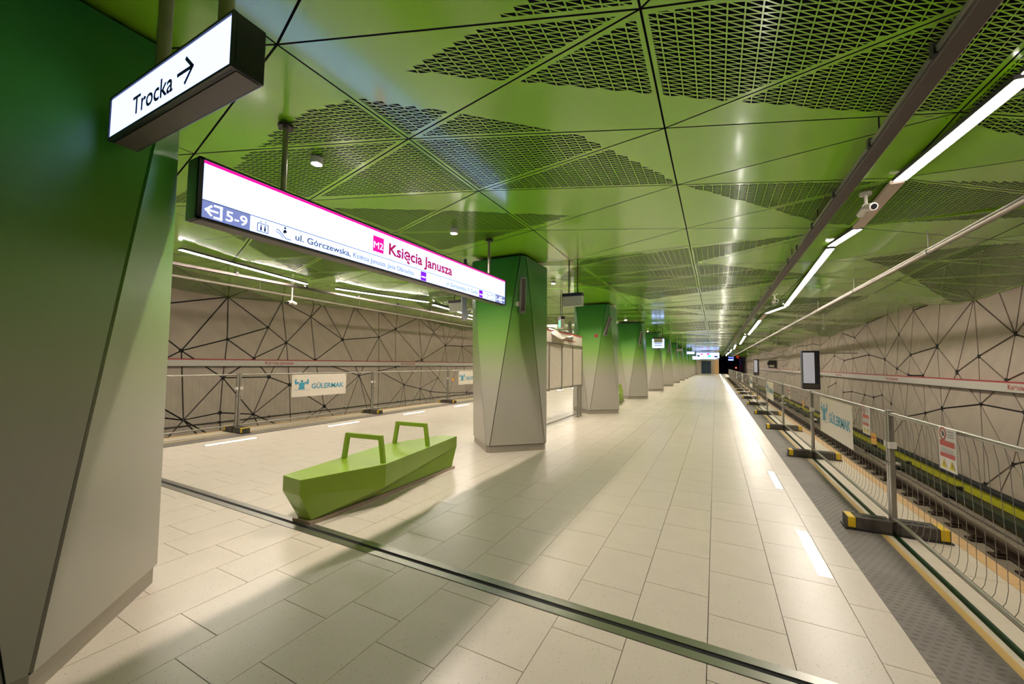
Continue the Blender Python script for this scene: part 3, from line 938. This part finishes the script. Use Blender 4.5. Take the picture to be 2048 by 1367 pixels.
# arrow sign
t = thing('direction_sign', 'backlit white sign reading Trocka with a right arrow, hung in the upper left', 'sign', (-2.90, 0.82, 2.79))
L, H = 1.18, 0.215
MB().box(-0.012, L + 0.012, 0.004, 0.125, -0.012, H + 0.012).build('housing', 'frame', t, 0.004)
mb = MB(); mb.box(-0.012, 0, -0.006, 0.01, -0.012, H + 0.012); mb.box(L, L + 0.012, -0.006, 0.01, -0.012, H + 0.012); mb.box(0, L, -0.006, 0.01, H, H + 0.012); mb.box(0, L, -0.006, 0.01, -0.012, 0); mb.build('rim', 'frame', t)
MB().box(0.0, L, 0.02, 0.11, -0.016, -0.012).build('underside', 'under', t)
face = MB().box(0, L, 0.0, 0.006, 0, H).build('lit_face', 'signw', t)
def on_dir(me, name, m, off=0.003, width=None, u=0, v=0):
    return place_flat(me, name, m, (-2.90 + u, 0.82, 2.79 + v), (1, 0, 0), (0, 0, 1), face, off, width)
on_dir(text_mesh('Trocka', 0.135, bold=0.002), 'lettering', 'navy', 0.003, 0.42, 0.28, 0.045)
on_dir(flat_line([(0.745, 0.10), (0.87, 0.10)], 0.018), 'arrow_shaft', 'navy')
on_dir(flat_line([(0.815, 0.155), (0.875, 0.10), (0.815, 0.045)], 0.018), 'arrow_head', 'navy')
for u in (0.395, 0.985):
    mb = MB(); mb.tube([(u, 0.065, H), (u, 0.065, 3.57 - 2.79)], 0.03, 12); mb.build('hanger_pole', 'galv', t, smooth=True)
    mb = MB(); mb.tube([(u, 0.065, 3.55 - 2.79), (u, 0.065, 3.575 - 2.79)], 0.07, 16); mb.build('ceiling_flange', 'dkmetal', t)

# hanging box lamps / small signs between columns
def box_sign(x, y, z, lab, face='white', w=0.38, h=0.25, rz=0, top=True):
    t = thing('hanging_box_sign', lab, 'sign', (x, y, z), 'box signs hung by twin rods', rz)
    MB().box(-w / 2, w / 2, -0.05, 0.05, 0, h * .76).build('body', face, t, 0.004)
    MB().box(-w / 2 - 0.008, w / 2 + 0.008, -0.06, 0.06, h * .76, h).build('top_rail', 'frame', t)
    for s in (-0.085, 0.085):
        mb = MB(); mb.tube([(s, 0, h), (s, 0, 3.60 - z)], 0.011, 8); mb.build('rod', 'dkmetal', t)
    return t
box_sign(-2.40, 7.15, 2.70, 'white box sign on twin rods, right of the column behind the station sign')
box_sign(-4.95, 6.95, 2.70, 'white box sign on a rod seen just under the right end of the station sign')
box_sign(-2.40, 19.75, 2.66, 'small white box sign hung beside the fourth column')
box_sign(-2.40, 32.35, 2.66, 'small white box sign hung beside the sixth column')
t = box_sign(-3.95, 10.7, 2.62, 'small green exit sign on thin rods above the wrapped notice board', 'white', 0.32, 0.34, math.radians(-55))
ob = MB().box(-0.11, 0.11, -0.056, -0.05, 0.04, 0.22).build('exit_pictogram', 'exitg', t)
MB().box(-0.03, 0.03, -0.06, -0.056, 0.07, 0.19).build('exit_figure', 'white', t)
# lit screens far down the platform
def far_sign(x, y, z, w, h, lab, m='signw', d=0.12, marks=()):
    t = thing('hanging_sign', lab, 'sign', (x, y, z))
    MB().box(-w / 2 - .02, w / 2 + .02, 0.005, d, -0.02, h + 0.02).build('housing', 'frame', t)
    MB().box(-w / 2, w / 2, 0, 0.01, 0, h).build('lit_face', m, t)
    for (a, b, c, e, mm) in marks: MB().box(a, b, -0.006, 0, c, e).build('marking', mm, t)
    for s in (-w * .35, w * .35):
        mb = MB(); mb.tube([(s, d / 2, h + .01), (s, d / 2, 3.60 - z)], 0.02, 8); mb.build('rod', 'dkmetal', t)
    return t
far_sign(-2.75, 22.6, 2.52, 0.62, 0.50, 'lit white departure screen hung past the fourth column', marks=((-.2, .2, .12, .16, 'sgrey'), (-.2, .2, .22, .26, 'sgrey'), (-.2, .2, .32, .36, 'sgrey')))
far_sign(-3.6, 52, 2.95, 2.8, 0.30, 'long lit white sign hung across the far platform')
far_sign(-0.9, 60, 2.62, 2.8, 0.72, 'lit white sign with pink and green badges at the far end', marks=((-.9, -.6, .45, .6, 'magenta'), (-.1, .2, .45, .65, 'magenta'), (0.0, .4, .15, .35, 'exitg'), (-1.3, -1.0, .2, .4, 'navy'), (.8, 1.2, .1, .3, 'navy')))
far_sign(-3.6, 66, 2.5, 3.2, 0.5, 'lit white sign with blue badge before the far wall', marks=((-.6, -.2, .1, .4, 'sblue'),))
far_sign(-1.6, 80, 2.75, 3.6, 0.5, 'lit white panel hung above the lift at the far wall')

# ================================================================== BENCHES
def make_bench():
    t = thing('bench', 'x', 'bench', (0, 0, 0), 'green faceted benches')
    T = [(-3.57, 2.48), (-3.31, 3.33), (-3.61, 5.12), (-3.85, 5.07), (-4.12, 4.12), (-3.87, 2.50)]
    zt = 0.45
    mid = [0.30, 0.20, 0.30, 0.30, 0.20, 0.30]
    B = [(-3.55, 2.60), (-3.54, 3.40), (-3.56, 4.93), (-3.76, 4.93), (-3.78, 4.0), (-3.74, 2.59)]
    ox, oy = -3.68, 3.8
    rings = [[(x - ox, y - oy, 0.035) for x, y in B], [(x - ox, y - oy, m) for (x, y), m in zip(T, mid)], [(x - ox, y - oy, zt) for x, y in T]]
    MB().rings(rings).build('body', 'bench', t, 0.004)
    P = [(-3.52, 2.56), (-3.51, 3.40), (-3.53, 4.97), (-3.79, 4.97), (-3.81, 4.0), (-3.77, 2.55)]
    MB().rings([[(x - ox, y - oy, 0.0) for x, y in P], [(x - ox, y - oy, 0.035) for x, y in P]]).build('base_strip', 'bench_base', t)
    for (l, r, zt2) in (((-3.93, 3.28), (-3.37, 3.35), 0.745), ((-4.07, 4.25), (-3.52, 4.31), 0.745)):
        l = Vector((l[0] - ox, l[1] - oy, 0.45)); r = Vector((r[0] - ox, r[1] - oy, 0.45))
        d = (r - l).normalized(); li = l + d * 0.075 + Vector((0, 0, 0.285)); ri = r - d * 0.045 + Vector((0, 0, 0.285))
        li = l + d * 0.05 + Vector((0, 0, 0.28)); ri = r - d * 0.05 + Vector((0, 0, 0.28))
        h = thing('armrest', 'x', 'x'); del h['label'], h['category']; h.parent = t
        n = Vector((-d.y, d.x, 0))
        mb = MB(); w, dd = 0.026, 0.022
        # one continuous mitred frame
        outer = [l - d * w, li - d * w + Vector((0, 0, w)), ri + d * w + Vector((0, 0, w)), r + d * w]
        inner = [l + d * w, li + d * w * .6 - Vector((0, 0, w)), ri - d * w * .6 - Vector((0, 0, w)), r - d * w]
        sec = [[o_ - n * dd, i_ - n * dd, i_ + n * dd, o_ + n * dd] for o_, i_ in zip(outer, inner)]
        bpy.data.objects.remove(h)
        mb.rings(sec); mb.build('armrest', 'bench', t, 0.004)
    return t
b0 = make_bench(); b0.location = (-3.68, 3.8, 0); b0['label'] = 'green faceted bench with two armrests under the station sign'
b1 = copy_tree(b0); b1.location = (-3.68, 16.4, 0); b1['label'] = 'distant green bench peeking out behind the third column'

# ================================================================== NOTICE BOARD
t = thing('notice_board', 'tall notice board wrapped in pale film, standing before the third column', 'notice board', (-3.70, 8.2, 0))
for i in range(4):
    a, b = 0.02 + i * 0.90, 0.86 + i * 0.90
    MB().box(-0.03, 0.03, a, b, 0.98, 2.10).build('board_panel', 'boardw', t)
for i in range(5):
    yy = -0.01 + i * 0.9
    MB().box(-0.035, 0.045, yy - 0.022, yy + 0.022, 0.92, 2.12).build('mullion', 'galv', t)
MB().box(-0.04, 0.04, -0.03, 3.62, 2.10, 2.145).build('cross_rail', 'galv', t)
MB().box(-0.04, 0.04, -0.03, 3.62, 0.94, 0.98).build('bottom_rail', 'galv', t)
MB().box(-0.04, 0.03, 0.0, 3.60, 2.145, 2.43).build('header', 'boardw', t)
MB().box(-0.045, 0.035, 0.0, 3.60, 2.43, 2.455).build('header_edge', 'red', t)
MB().box(0.03, 0.034, 1.9, 2.95, 2.245, 2.262).build('header_line', 'red', t)
for yy in (3.30, 3.56, 0.1, 0.35):
    MB().box(-0.022, 0.022, yy - 0.022, yy + 0.022, 0.01, 2.45 if yy in (3.56, 0.1) else 0.95).build('post', 'galv', t)
    MB().box(-0.06, 0.06, yy - 0.06, yy + 0.06, 0.0, 0.012).build('foot_plate', 'galv', t)
MB().box(-0.015, 0.015, 0.1, 3.56, 0.10, 0.13).build('low_rail', 'galv', t)
mb = MB()
for i in range(9):
    a = i / 8
    mb.v += [(0.04 + 0.03 * math.sin(a * 9), 1.0 + a * 1.7, 2.38 + 0.05 * math.sin(a * 7)), (-0.04, 1.02 + a * 1.7, 2.475 + 0.03 * math.sin(a * 5 + 1)), (0.065 + 0.02 * math.sin(a * 6), 1.0 + a * 1.7, 2.30 + 0.05 * math.sin(a * 8 + 2))]
for i in range(8):
    mb.f += [(i * 3, i * 3 + 3, i * 3 + 4, i * 3 + 1), (i * 3 + 2, i * 3 + 5, i * 3 + 3, i * 3)]
mb.build('crumpled_film', 'film', t, smooth=True)

# small red alarm light on column three
t = thing('alarm_sounder', 'small red round alarm on the third column', 'alarm', (-3.42, 12.60, 2.52))
mb = MB(); mb.tube([(0.0, -0.08, 0), (0, 0.06, 0)], 0.06, 14); mb.build('base', 'red', t)
mb = MB(); mb.tube([(0, -0.11, 0), (0, -0.08, 0)], 0.03, 10); mb.build('cap', 'posred', t)

# ================================================================== WALL BANDS with station name
def band(X, sgn, z0, z1, side, n0):
    t = thing('name_band', 'pale horizontal station-name band with red top edge on the %s wall' % side, 'sign band', (X, 0, z0))
    a, b = sorted((0, sgn * 0.10))
    MB().box(a, b, 1.0, 85, 0, z1 - z0 - 0.03).build('band_panel', 'band', t, 0.004)
    MB().box(a, b + (0.004 if sgn > 0 else 0), 1.0, 85, z1 - z0 - 0.03, z1 - z0).build('red_edge', 'red', t)
    MB().box(*sorted((sgn * .01, sgn * .09)), 1.0, 85, -0.015, 0).build('shadow_gap', 'dkmetal', t)
    base = text_mesh('Księcia Janusza', 0.14, bold=0.002)
    for k in range(11):
        me = base.copy()
        yy = n0 + MOD * k
        place_flat(me, 'lettering', 'red', (X + sgn * 0.10, yy, z0 + 0.055), (0, sgn * 1.0, 0), (0, 0, 1), t, 0.003, 0.98)
band(XR - 0.012, -1, 1.14, 1.35, 'right', 11.55)
band(XL + 0.012, 1, 1.41, 1.62, 'left', 1.45)

# ================================================================== FENCES
def banner(parent_x, y, z, sgn, w, h, lab):
    """sgn=-1: face to -X, text towards -Y (right fence); +1: left fence"""
    t = thing('banner', lab, 'banner', (parent_x, y, z), 'white builder banners tied to the barriers')
    sh = MB().box(-0.0015, 0.0015, -w / 2, w / 2, 0, h).build('sheet', 'banner', t)
    for yy in (-w / 2 + 0.03, w / 2 - 0.03):
        MB().box(-0.004, 0.03, yy - 0.006, yy + 0.006, h - 0.04, h - 0.02).build('cable_tie', 'white', t)
    O = (parent_x + sgn * 0.0015, y - sgn * w / 2, z)
    ux, uy = (0, sgn, 0), (0, 0, 1)
    k = w / 1.65
    def put(me, name, m='bblue'): place_flat(me, name, m, O, ux, uy, sh, 0.002)
    # figure with raised arms
    def sc(pts): return [((0.06 + x * 0.42) * k, (0.15 + y * 0.36) * k) for x, y in pts]
    put(flat_poly(sc([(.28, .12), (.72, .12), (.66, .36), (.74, .52), (.60, .60), (.40, .60), (.26, .52), (.34, .36)])), 'logo_torso')
    put(flat_disc((0.06 + .5 * .42) * k, (0.15 + .70 * .36) * k, 0.034 * k, 12), 'logo_head')
    put(flat_poly(sc([(.30, .57), (.10, .44), (.02, .60), (.06, .84), (.17, .84), (.13, .63), (.32, .68)])), 'logo_arm')
    put(flat_poly(sc([(.70, .57), (.90, .44), (.98, .60), (.94, .84), (.83, .84), (.87, .63), (.68, .68)])), 'logo_arm')
    put(flat_line(sc([(.0, .06), (.3, .09), (.7, .04), (1.0, .07)]), 0.006), 'logo_line')
    me = text_mesh('GÜLERMAK', 0.185 * k, bold=0.0045)
    for v in me.vertices: v.co.x = v.co.x; v.co.y += 0.20 * k
    xs = [v.co.x for v in me.vertices]; q = 1.02 * k / (max(xs) - min(xs))
    for v in me.vertices: v.co.x = 0.55 * k + (v.co.x - min(xs)) * q
    put(me, 'lettering')
    return t
def poster(x, y, z, sgn, lab, w=0.235, h=0.30):
    t = thing('warning_poster', lab, 'poster', (x, y, z), 'white and red warning posters on the barriers')
    sh = MB().box(-0.002, 0.002, -w / 2, w / 2, 0, h).build('sheet', 'poster', t)
    O = (x + sgn * 0.002, y - sgn * w / 2, z)
    def put(me, name, m): place_flat(me, name, m, O, (0, sgn, 0), (0, 0, 1), sh, 0.002)
    put(flat_disc(w * .27, h * .86, w * .2, 20, w * .155), 'prohibition_ring', 'posred')
    put(flat_line([(w * .15, h * .93), (w * .40, h * .79)], 0.008), 'prohibition_bar', 'posred')
    put(flat_poly([(w * .22, h * .80), (w * .34, h * .80), (w * .37, h * .87), (w * .30, h * .92), (w * .23, h * .90)]), 'hand_symbol', 'posgrey')
    for i in range(3): put(flat_rect(w * .56, w * .9, h * (.92 - .06 * i), h * (.935 - .06 * i)), 'small_print', 'posgrey')
    put(flat_rect(w * .08, w * .93, h * .57, h * .70), 'red_field', 'posred')
    put(flat_rect(w * .08, w * .93, h * .31, h * .41), 'red_field', 'posred')
    for i in range(3): put(flat_rect(w * .12, w * .88, h * (.44 + .035 * i), h * (.45 + .035 * i)), 'small_print', 'posgrey')
    for c in (.28, .74):
        put(flat_poly([(w * (c - .17), h * .06), (w * (c + .17), h * .06), (w * c, h * .26)]), 'warning_triangle', 'posyel')
        put(flat_rect(w * (c - .02), w * (c + .02), h * .10, h * .19), 'warning_mark', 'posgrey')
    return t
def make_foot():
    t = thing('barrier_ballast', 'x', 'barrier weight', (0, 0, 0), 'recycled rubber barrier feet with yellow ends')
    mb = MB()
    for (a, b) in ((-0.30, -0.028), (0.028, 0.30)): mb.box(a, b, -0.085, 0.085, 0.012, 0.125)
    mb.box(-0.03, 0.03, -0.07, 0.07, 0.012, 0.108); mb.box(-0.37, -0.30, -0.08, 0.08, 0.012, 0.118); mb.box(0.30, 0.37, -0.08, 0.08, 0.012, 0.118)
    blk = mb.build('block', 'rubber', t, 0.006)
    for s in (-1, 1):
        mb = MB(); a, b = sorted((s * 0.302, s * 0.362)); mb.box(a, b, -0.0875, 0.0875, 0.022, 0.122); mb.build('reflector', 'yellow', blk, 0.004)
        mb = MB(); mb.box(*sorted((s * 0.06, s * 0.24)), -0.022, 0.022, 0.124, 0.130); mb.build('grip_slot', 'dkmetal', blk)
    MB().box(-0.385, 0.385, -0.095, 0.095, 0.002, 0.014).build('sole', 'dkmetal', t)
    return t
def make_fence(L, top, sgn):
    wr = 0.0019 if sgn < 0 else 0.0013
    t = thing('mesh_barrier', 'x', 'fence', (0, 0, 0), 'mesh barrier panels along the platform edges')
    h = L / 2 - 0.028
    for s in (-1, 1):
        MB().box(-0.02, 0.02, s * h - 0.02, s * h + 0.02, 0.115, top + 0.035).build('post', 'galv', t, 0.004)
        MB().box(-0.026, 0.026, s * (h - 0.02) - 0.03, s * (h - 0.02) + 0.03, top - 0.33, top - 0.27).build('clamp', 'white', t)
        mb = MB(); mb.tube([(-0.05, s * h, top - 0.48), (0.06, s * h, top - 0.48)], 0.012, 8); mb.build('bolt', 'galv', t)
    mb = MB(); mb.tube([(0, -h, top), (0, h, top)], 0.017, 10); mb.build('top_rail', 'galv', t, smooth=True)
    mb = MB(); mb.tube([(0, -h, 0.155), (0, h, 0.155)], 0.017, 10); mb.build('bottom_rail', 'galv', t, smooth=True)
    mb = MB()
    n = 32; f = -sgn
    for i in range(1, n):
        y = -h + 2 * h * i / n
        mb.tube([(0, y, 0.155), (f * 0.022, y, 0.20), (f * 0.034, y, 0.27), (f * 0.036, y, 0.5), (f * 0.02, y, top - 0.12), (0, y, top)], wr, 4, False)
    mb.build('mesh_wires', 'galv', t)['kind'] = 'stuff'
    return t
foot0 = make_foot()
first = True
for side, X, ys, top in (('right', 1.51, [-1.75, 1.70, 5.16, 8.66] + [12.05 + 3.47 * k for k in range(14)], 1.15), ('left', -9.46, [-2.74, 1.13, 5.0, 8.87] + [12.74 + 3.87 * k for k in range(11)], 1.27)):
    f0 = None
    for k, y in enumerate(ys):
        if y > -0.9 and not (y < 2 and side == 'left'):
            o = foot0 if first else copy_tree(foot0); first = False
            o.location = (X, y, 0.001)
            o['label'] = 'black rubber barrier foot with yellow ends on the %s platform edge, %s from the camera' % (side, ORD[k])
        if k + 1 < len(ys):
            L = ys[k + 1] - y
            if f0 is None or abs(f0[1] - L) > 0.004:
                o = make_fence(L, top, -1 if side == 'right' else 1); f0 = (o, L)
            else:
                o = copy_tree(f0[0])
            o.location = (X, (y + ys[k + 1]) / 2, 0)
            o['label'] = 'grey wire mesh barrier panel on the %s platform edge, %s in the row' % (side, ORD[k])
banner(1.51 - 0.045, 6.98, 0.60, -1, 1.66, 0.53, 'white GÜLERMAK banner on the right barrier, nearest the camera')
banner(1.51 - 0.045, 14.3, 0.60, -1, 1.66, 0.53, 'white banner on the right barrier, second from the camera')
banner(1.51 - 0.045, 21.4, 0.60, -1, 1.66, 0.53, 'white banner on the right barrier, third from the camera')
banner(1.51 - 0.045, 28.0, 0.60, -1, 1.66, 0.53, 'white banner on the right barrier, fourth from the camera')
banner(1.51 - 0.045, 35.0, 0.60, -1, 1.66, 0.53, 'white banner on the right barrier, fifth from the camera')
banner(-9.46 + 0.045, 7.02, 0.68, 1, 1.62, 0.57, 'white GÜLERMAK banner on the left barrier, behind the green bench')
banner(-9.46 + 0.045, 14.2, 0.68, 1, 1.62, 0.57, 'white GÜLERMAK banner on the left barrier, half hidden by the second column')
poster(1.51 - 0.045, 3.95, 0.87, -1, 'white and red warning poster on the nearest right barrier panel')
poster(1.51 - 0.045, 5.66, 0.87, -1, 'white and red warning poster right of the nearest right-hand banner')
poster(1.51 - 0.045, 10.7, 0.87, -1, 'white and red warning poster on the third right barrier panel, left of the display')
for x, y, z, s, lab in ((1.465, 5.44, 0.80, -1, 'small yellow notice on the right barrier beside the nearest double post'), (1.465, 9.15, 0.84, -1, 'small yellow notice on the right barrier just past the second foot'), (-9.41, 13.0, 0.86, 1, 'small yellow notice on the left barrier beside the half-hidden banner')):
    t = thing('yellow_notice', lab, 'notice', (x, y, z))
    MB().box(-0.002, 0.002, -0.075, 0.075, 0, 0.11).build('sheet', 'orange', t)
    MB().box(*sorted((s * 0.002, s * 0.004)), -0.05, 0.05, 0.06, 0.075).build('print_line', 'posred', t)

# ================================================================== SERVICES UNDER CEILING
t = thing('cable_duct', 'dark metal cable duct running under the ceiling on the right', 'duct', (1.18, 0, 3.34))
MB().box(-0.05, 0.05, YA, 85, 0, 0.05).build('duct_body', 'duct', t, 0.006)
MB().box(-0.058, -0.05, YA, 85, 0.03, 0.06).build('duct_lip', 'galv', t); MB().box(0.05, 0.056, YA, 85, 0.0, 0.05).build('duct_edge', 'pipe', t)
for k in range(0, 30):
    yy = 1.9 + 1.05 * k if k < 6 else 8 + 2.5 * (k - 6)
    MB().box(-0.068, -0.03, yy, yy + 0.05, 0.02, 0.09).build('clamp', 'dkmetal', t)
    if k % 2 == 0:
        mb = MB(); mb.tube([(-0.0, yy, 0.05), (-0.0, yy, 0.25)], 0.006, 6); mb.build('rod', 'dkmetal', t)
t = thing('cable_duct', 'dark metal cable duct running under the ceiling on the left', 'duct', (0, 0, 3.38))
MB().box(-9.11, -9.01, YA, 85, 0.0, 0.05).build('duct_body', 'duct', t)
for k in range(12):
    yy = 3.0 + 1.6 * k; xx = -9.06
    MB().box(xx - 0.03, xx + 0.06, yy, yy + 0.05, 0.02, 0.09).build('clamp', 'dkmetal', t)
    if not (5.5 < yy < 8 or 13 < yy < 15.5):
        mb = MB(); mb.tube([(xx, yy, 0.05), (xx, yy, 0.20)], 0.006, 6); mb.build('rod', 'dkmetal', t)
t = thing('service_pipe', 'pale metal pipe hung on wires along the right-hand track', 'pipe', (2.70, 0, 3.24))
mb = MB(); mb.tube([(0, YA, 0), (0, 85, 0)], 0.032, 10); mb.build('pipe_body', 'pipe', t, smooth=True)
MB().box(-0.02, 0.02, YA, 85, 0.028, 0.045).build('pipe_rail', 'galv', t)
for k in range(24):
    yy = 4.2 + 3.35 * k
    mb = MB(); mb.tube([(0, yy, 0.0), (0, yy, 0.30)], 0.006, 6); mb.build('wire', 'white', t)
    mb = MB(); mb.tube([(0, yy - 0.02, 0), (0, yy + 0.02, 0)], 0.043, 12); mb.build('collar', 'steel', t)
t = thing('service_pipe', 'pale metal pipe hung along the left-hand track', 'pipe', (0, 0, 3.34))
mb = MB(); mb.tube([(-9.85, 1, 0), (-10.5, 15.5, 0), (-10.5, 85, 0)], 0.032, 10); mb.build('pipe_body', 'pipe', t, smooth=True)
for k in range(14):
    yy = 2.5 + 3.2 * k; xx = -9.85 - 0.65 * (min(yy, 15.5) - 1) / 14.5
    mb = MB(); mb.tube([(xx, yy, 0), (xx, yy, 0.22)], 0.006, 6); mb.build('wire', 'white', t)

# cameras and pendants
def cctv(x, y, z, lab, top):
    t = thing('security_camera', lab, 'camera', (x, y, z), 'white ceiling cameras')
    mb = MB(); mb.tube([(0, 0, 0), (0, 0, top - z)], 0.018, 8); mb.build('stem', 'white', t)
    mb = MB(); mb.tube([(0, 0, top - z - 0.03), (0, 0, top - z)], 0.055, 14); mb.build('mount', 'white', t)
    for a in (0.5, 3.4):
        d = Vector((math.sin(a) * .5, -math.cos(a), -0.25)).normalized()
        mb = MB(); mb.tube([-d * 0.02, d * 0.13], 0.042, 12); bd = mb.build('body', 'white', t, smooth=True)
        mb = MB(); mb.tube([d * 0.128, d * 0.136], 0.03, 12); mb.build('lens', 'lens', bd)
cctv(1.52, 5.62, 3.38, 'white twin security camera by the unlit strip on the right ceiling', 3.55)
cctv(-9.62, 6.25, 3.10, 'white security camera on a stem before the left wall', 3.62)
cctv(1.45, 12.6, 3.38, 'white security camera farther along the right-hand cable duct', 3.55)
pend = None
for k, (x, y) in enumerate(((3.5, 17.65), (3.5, 30.05), (3.5, 42.5), (3.5, 55.0))):
    if pend is None:
        pend = thing('pendant_antenna', 'x', 'antenna', (0, 0, 0), 'white ball pendants near the right wall')
        mb = MB(); mb.tube([(0, 0, 0.06), (0, 0, 0.54)], 0.016, 8); mb.build('stem', 'white', pend)
        mb = MB(); mb.sphere((0, 0, 0.04), 0.075); mb.build('ball', 'white', pend, smooth=True)
        mb = MB(); mb.tube([(0, 0, 0.5), (0, 0, 0.55)], 0.05, 12); mb.build('mount', 'white', pend)
        o = pend
    else: o = copy_tree(pend)
    o.location = (x, y, 2.97); o['label'] = 'white ball pendant hanging near the right wall, %s from the camera' % ORD[k]

# monitors on the track side
def monitor(x, y, z, w, h, d, lab):
    t = thing('display', lab, 'display', (x, y, z), 'tall displays beside the right-hand track')
    MB().box(-w / 2, w / 2, 0, d, 0, h).build('housing', 'frame', t, 0.01)
    MB().box(-w / 2 + 0.03, w / 2 - w * .30, -0.006, 0, 0.26, h - 0.08).build('screen', 'screen', t)
    MB().box(-w / 2 + 0.03, w / 2 - 0.04, -0.004, 0, 0.04, 0.22).build('lower_panel', 'duct', t)
    MB().box(w / 2, XR - x - 0.012, d * .4, d * .6, h * .93, h * .95).build('wall_arm', 'galv', t)
monitor(3.67, 21.0, 0.63, 0.62, 1.66, 0.35, 'tall grey display on a wall arm over the right-hand track, nearest one')
monitor(3.20, 40.5, 0.80, 0.40, 1.4, 0.35, 'tall dark display farther down the right-hand track')
t = thing('wall_bracket', 'dark equipment box on the right wall between the two displays', 'equipment box', (4.86, 45.5, 1.42))
MB().box(-0.25, 0.38, -0.2, 0.3, 0.0, 0.75).build('box', 'dkmetal', t, 0.02); MB().box(-0.35, -0.2, -0.25, 0.1, 0.3, 0.6).build('lamp_head', 'frame', t); MB().box(-0.2, 0.2, -0.21, -0.2, 0.1, 0.3).build('plate', 'white', t)

# far end
t = thing('lift', 'dark blue lift doors in the far end wall', 'lift', (-1.6, 86, 0))
MB().box(-1.15, 1.15, -0.25, -0.004, 0, 2.9).build('surround', 'boardw', t)
for s in (-1, 1):
    MB().box(*sorted((s * 0.01, s * 0.85)), -0.28, -0.25, 0.02, 2.5).build('door_leaf', 'lift', t)
t = thing('far_partition', 'pale orange wall panel beside the far right platform end', 'partition', (0.25, 84.5, 0))
MB().box(-0.45, 0.35, 0, 0.2, 0, 2.6).build('panel', 'tan', t); MB().box(-0.47, 0.37, -0.02, 0.22, 2.6, 2.7).build('cap', 'white', t)
t = thing('tunnel_signal', 'red and blue signal lights in the dark tunnel mouth', 'signal', (4.55, 112, -1.18))
mb = MB(); mb.tube([(0, 0, 0), (0, 0, 2.0)], 0.05, 8); mb.build('mast', 'dkmetal', t)
MB().box(-0.25, 0.25, -0.1, 0.1, 2.0, 2.7).build('signal_head', 'dkmetal', t)
mb = MB(); mb.tube([(0, -0.14, 2.3), (0, -0.1, 2.3)], 0.15, 12); mb.build('red_lens', 'redlamp', t)
MB().box(-1.6, -0.5, 1.0, 1.1, 4.15, 4.4).build('blue_lamp', 'bluelamp', t)
MB().box(-1.1, -1.0, 1.0, 1.1, 0.0, 4.15).build('lamp_post', 'dkmetal', t)

# thin cable along the left wall and a small dark camera by the second column
t = thing('wall_cable', 'thin dark cable clipped low along the left wall', 'cable', (XL + 0.03, 0, -0.27))
mb = MB(); mb.tube([(0, 1.0, 0), (0, 60.0, 0)], 0.014, 6); mb.build('cable_run', 'dkmetal', t)
me = MB().box(-0.02, 0.02, -0.02, 0.02, -0.03, 0.03).mesh('clip')
for k in range(20):
    o = link('clip', me, 'dkmetal', t); o.location = (0, 2.0 + 1.5 * k, 0)
t = thing('dome_camera', 'small black camera at the top left of the second column', 'camera', (-4.28, 6.24, 3.50))
mb = MB(); mb.sphere((0, 0, 0), 0.05); mb.build('dome', 'lens', t, smooth=True)
mb = MB(); mb.tube([(0, 0, 0.03), (0, 0, 0.10)], 0.03, 10); mb.build('mount', 'dkmetal', t)
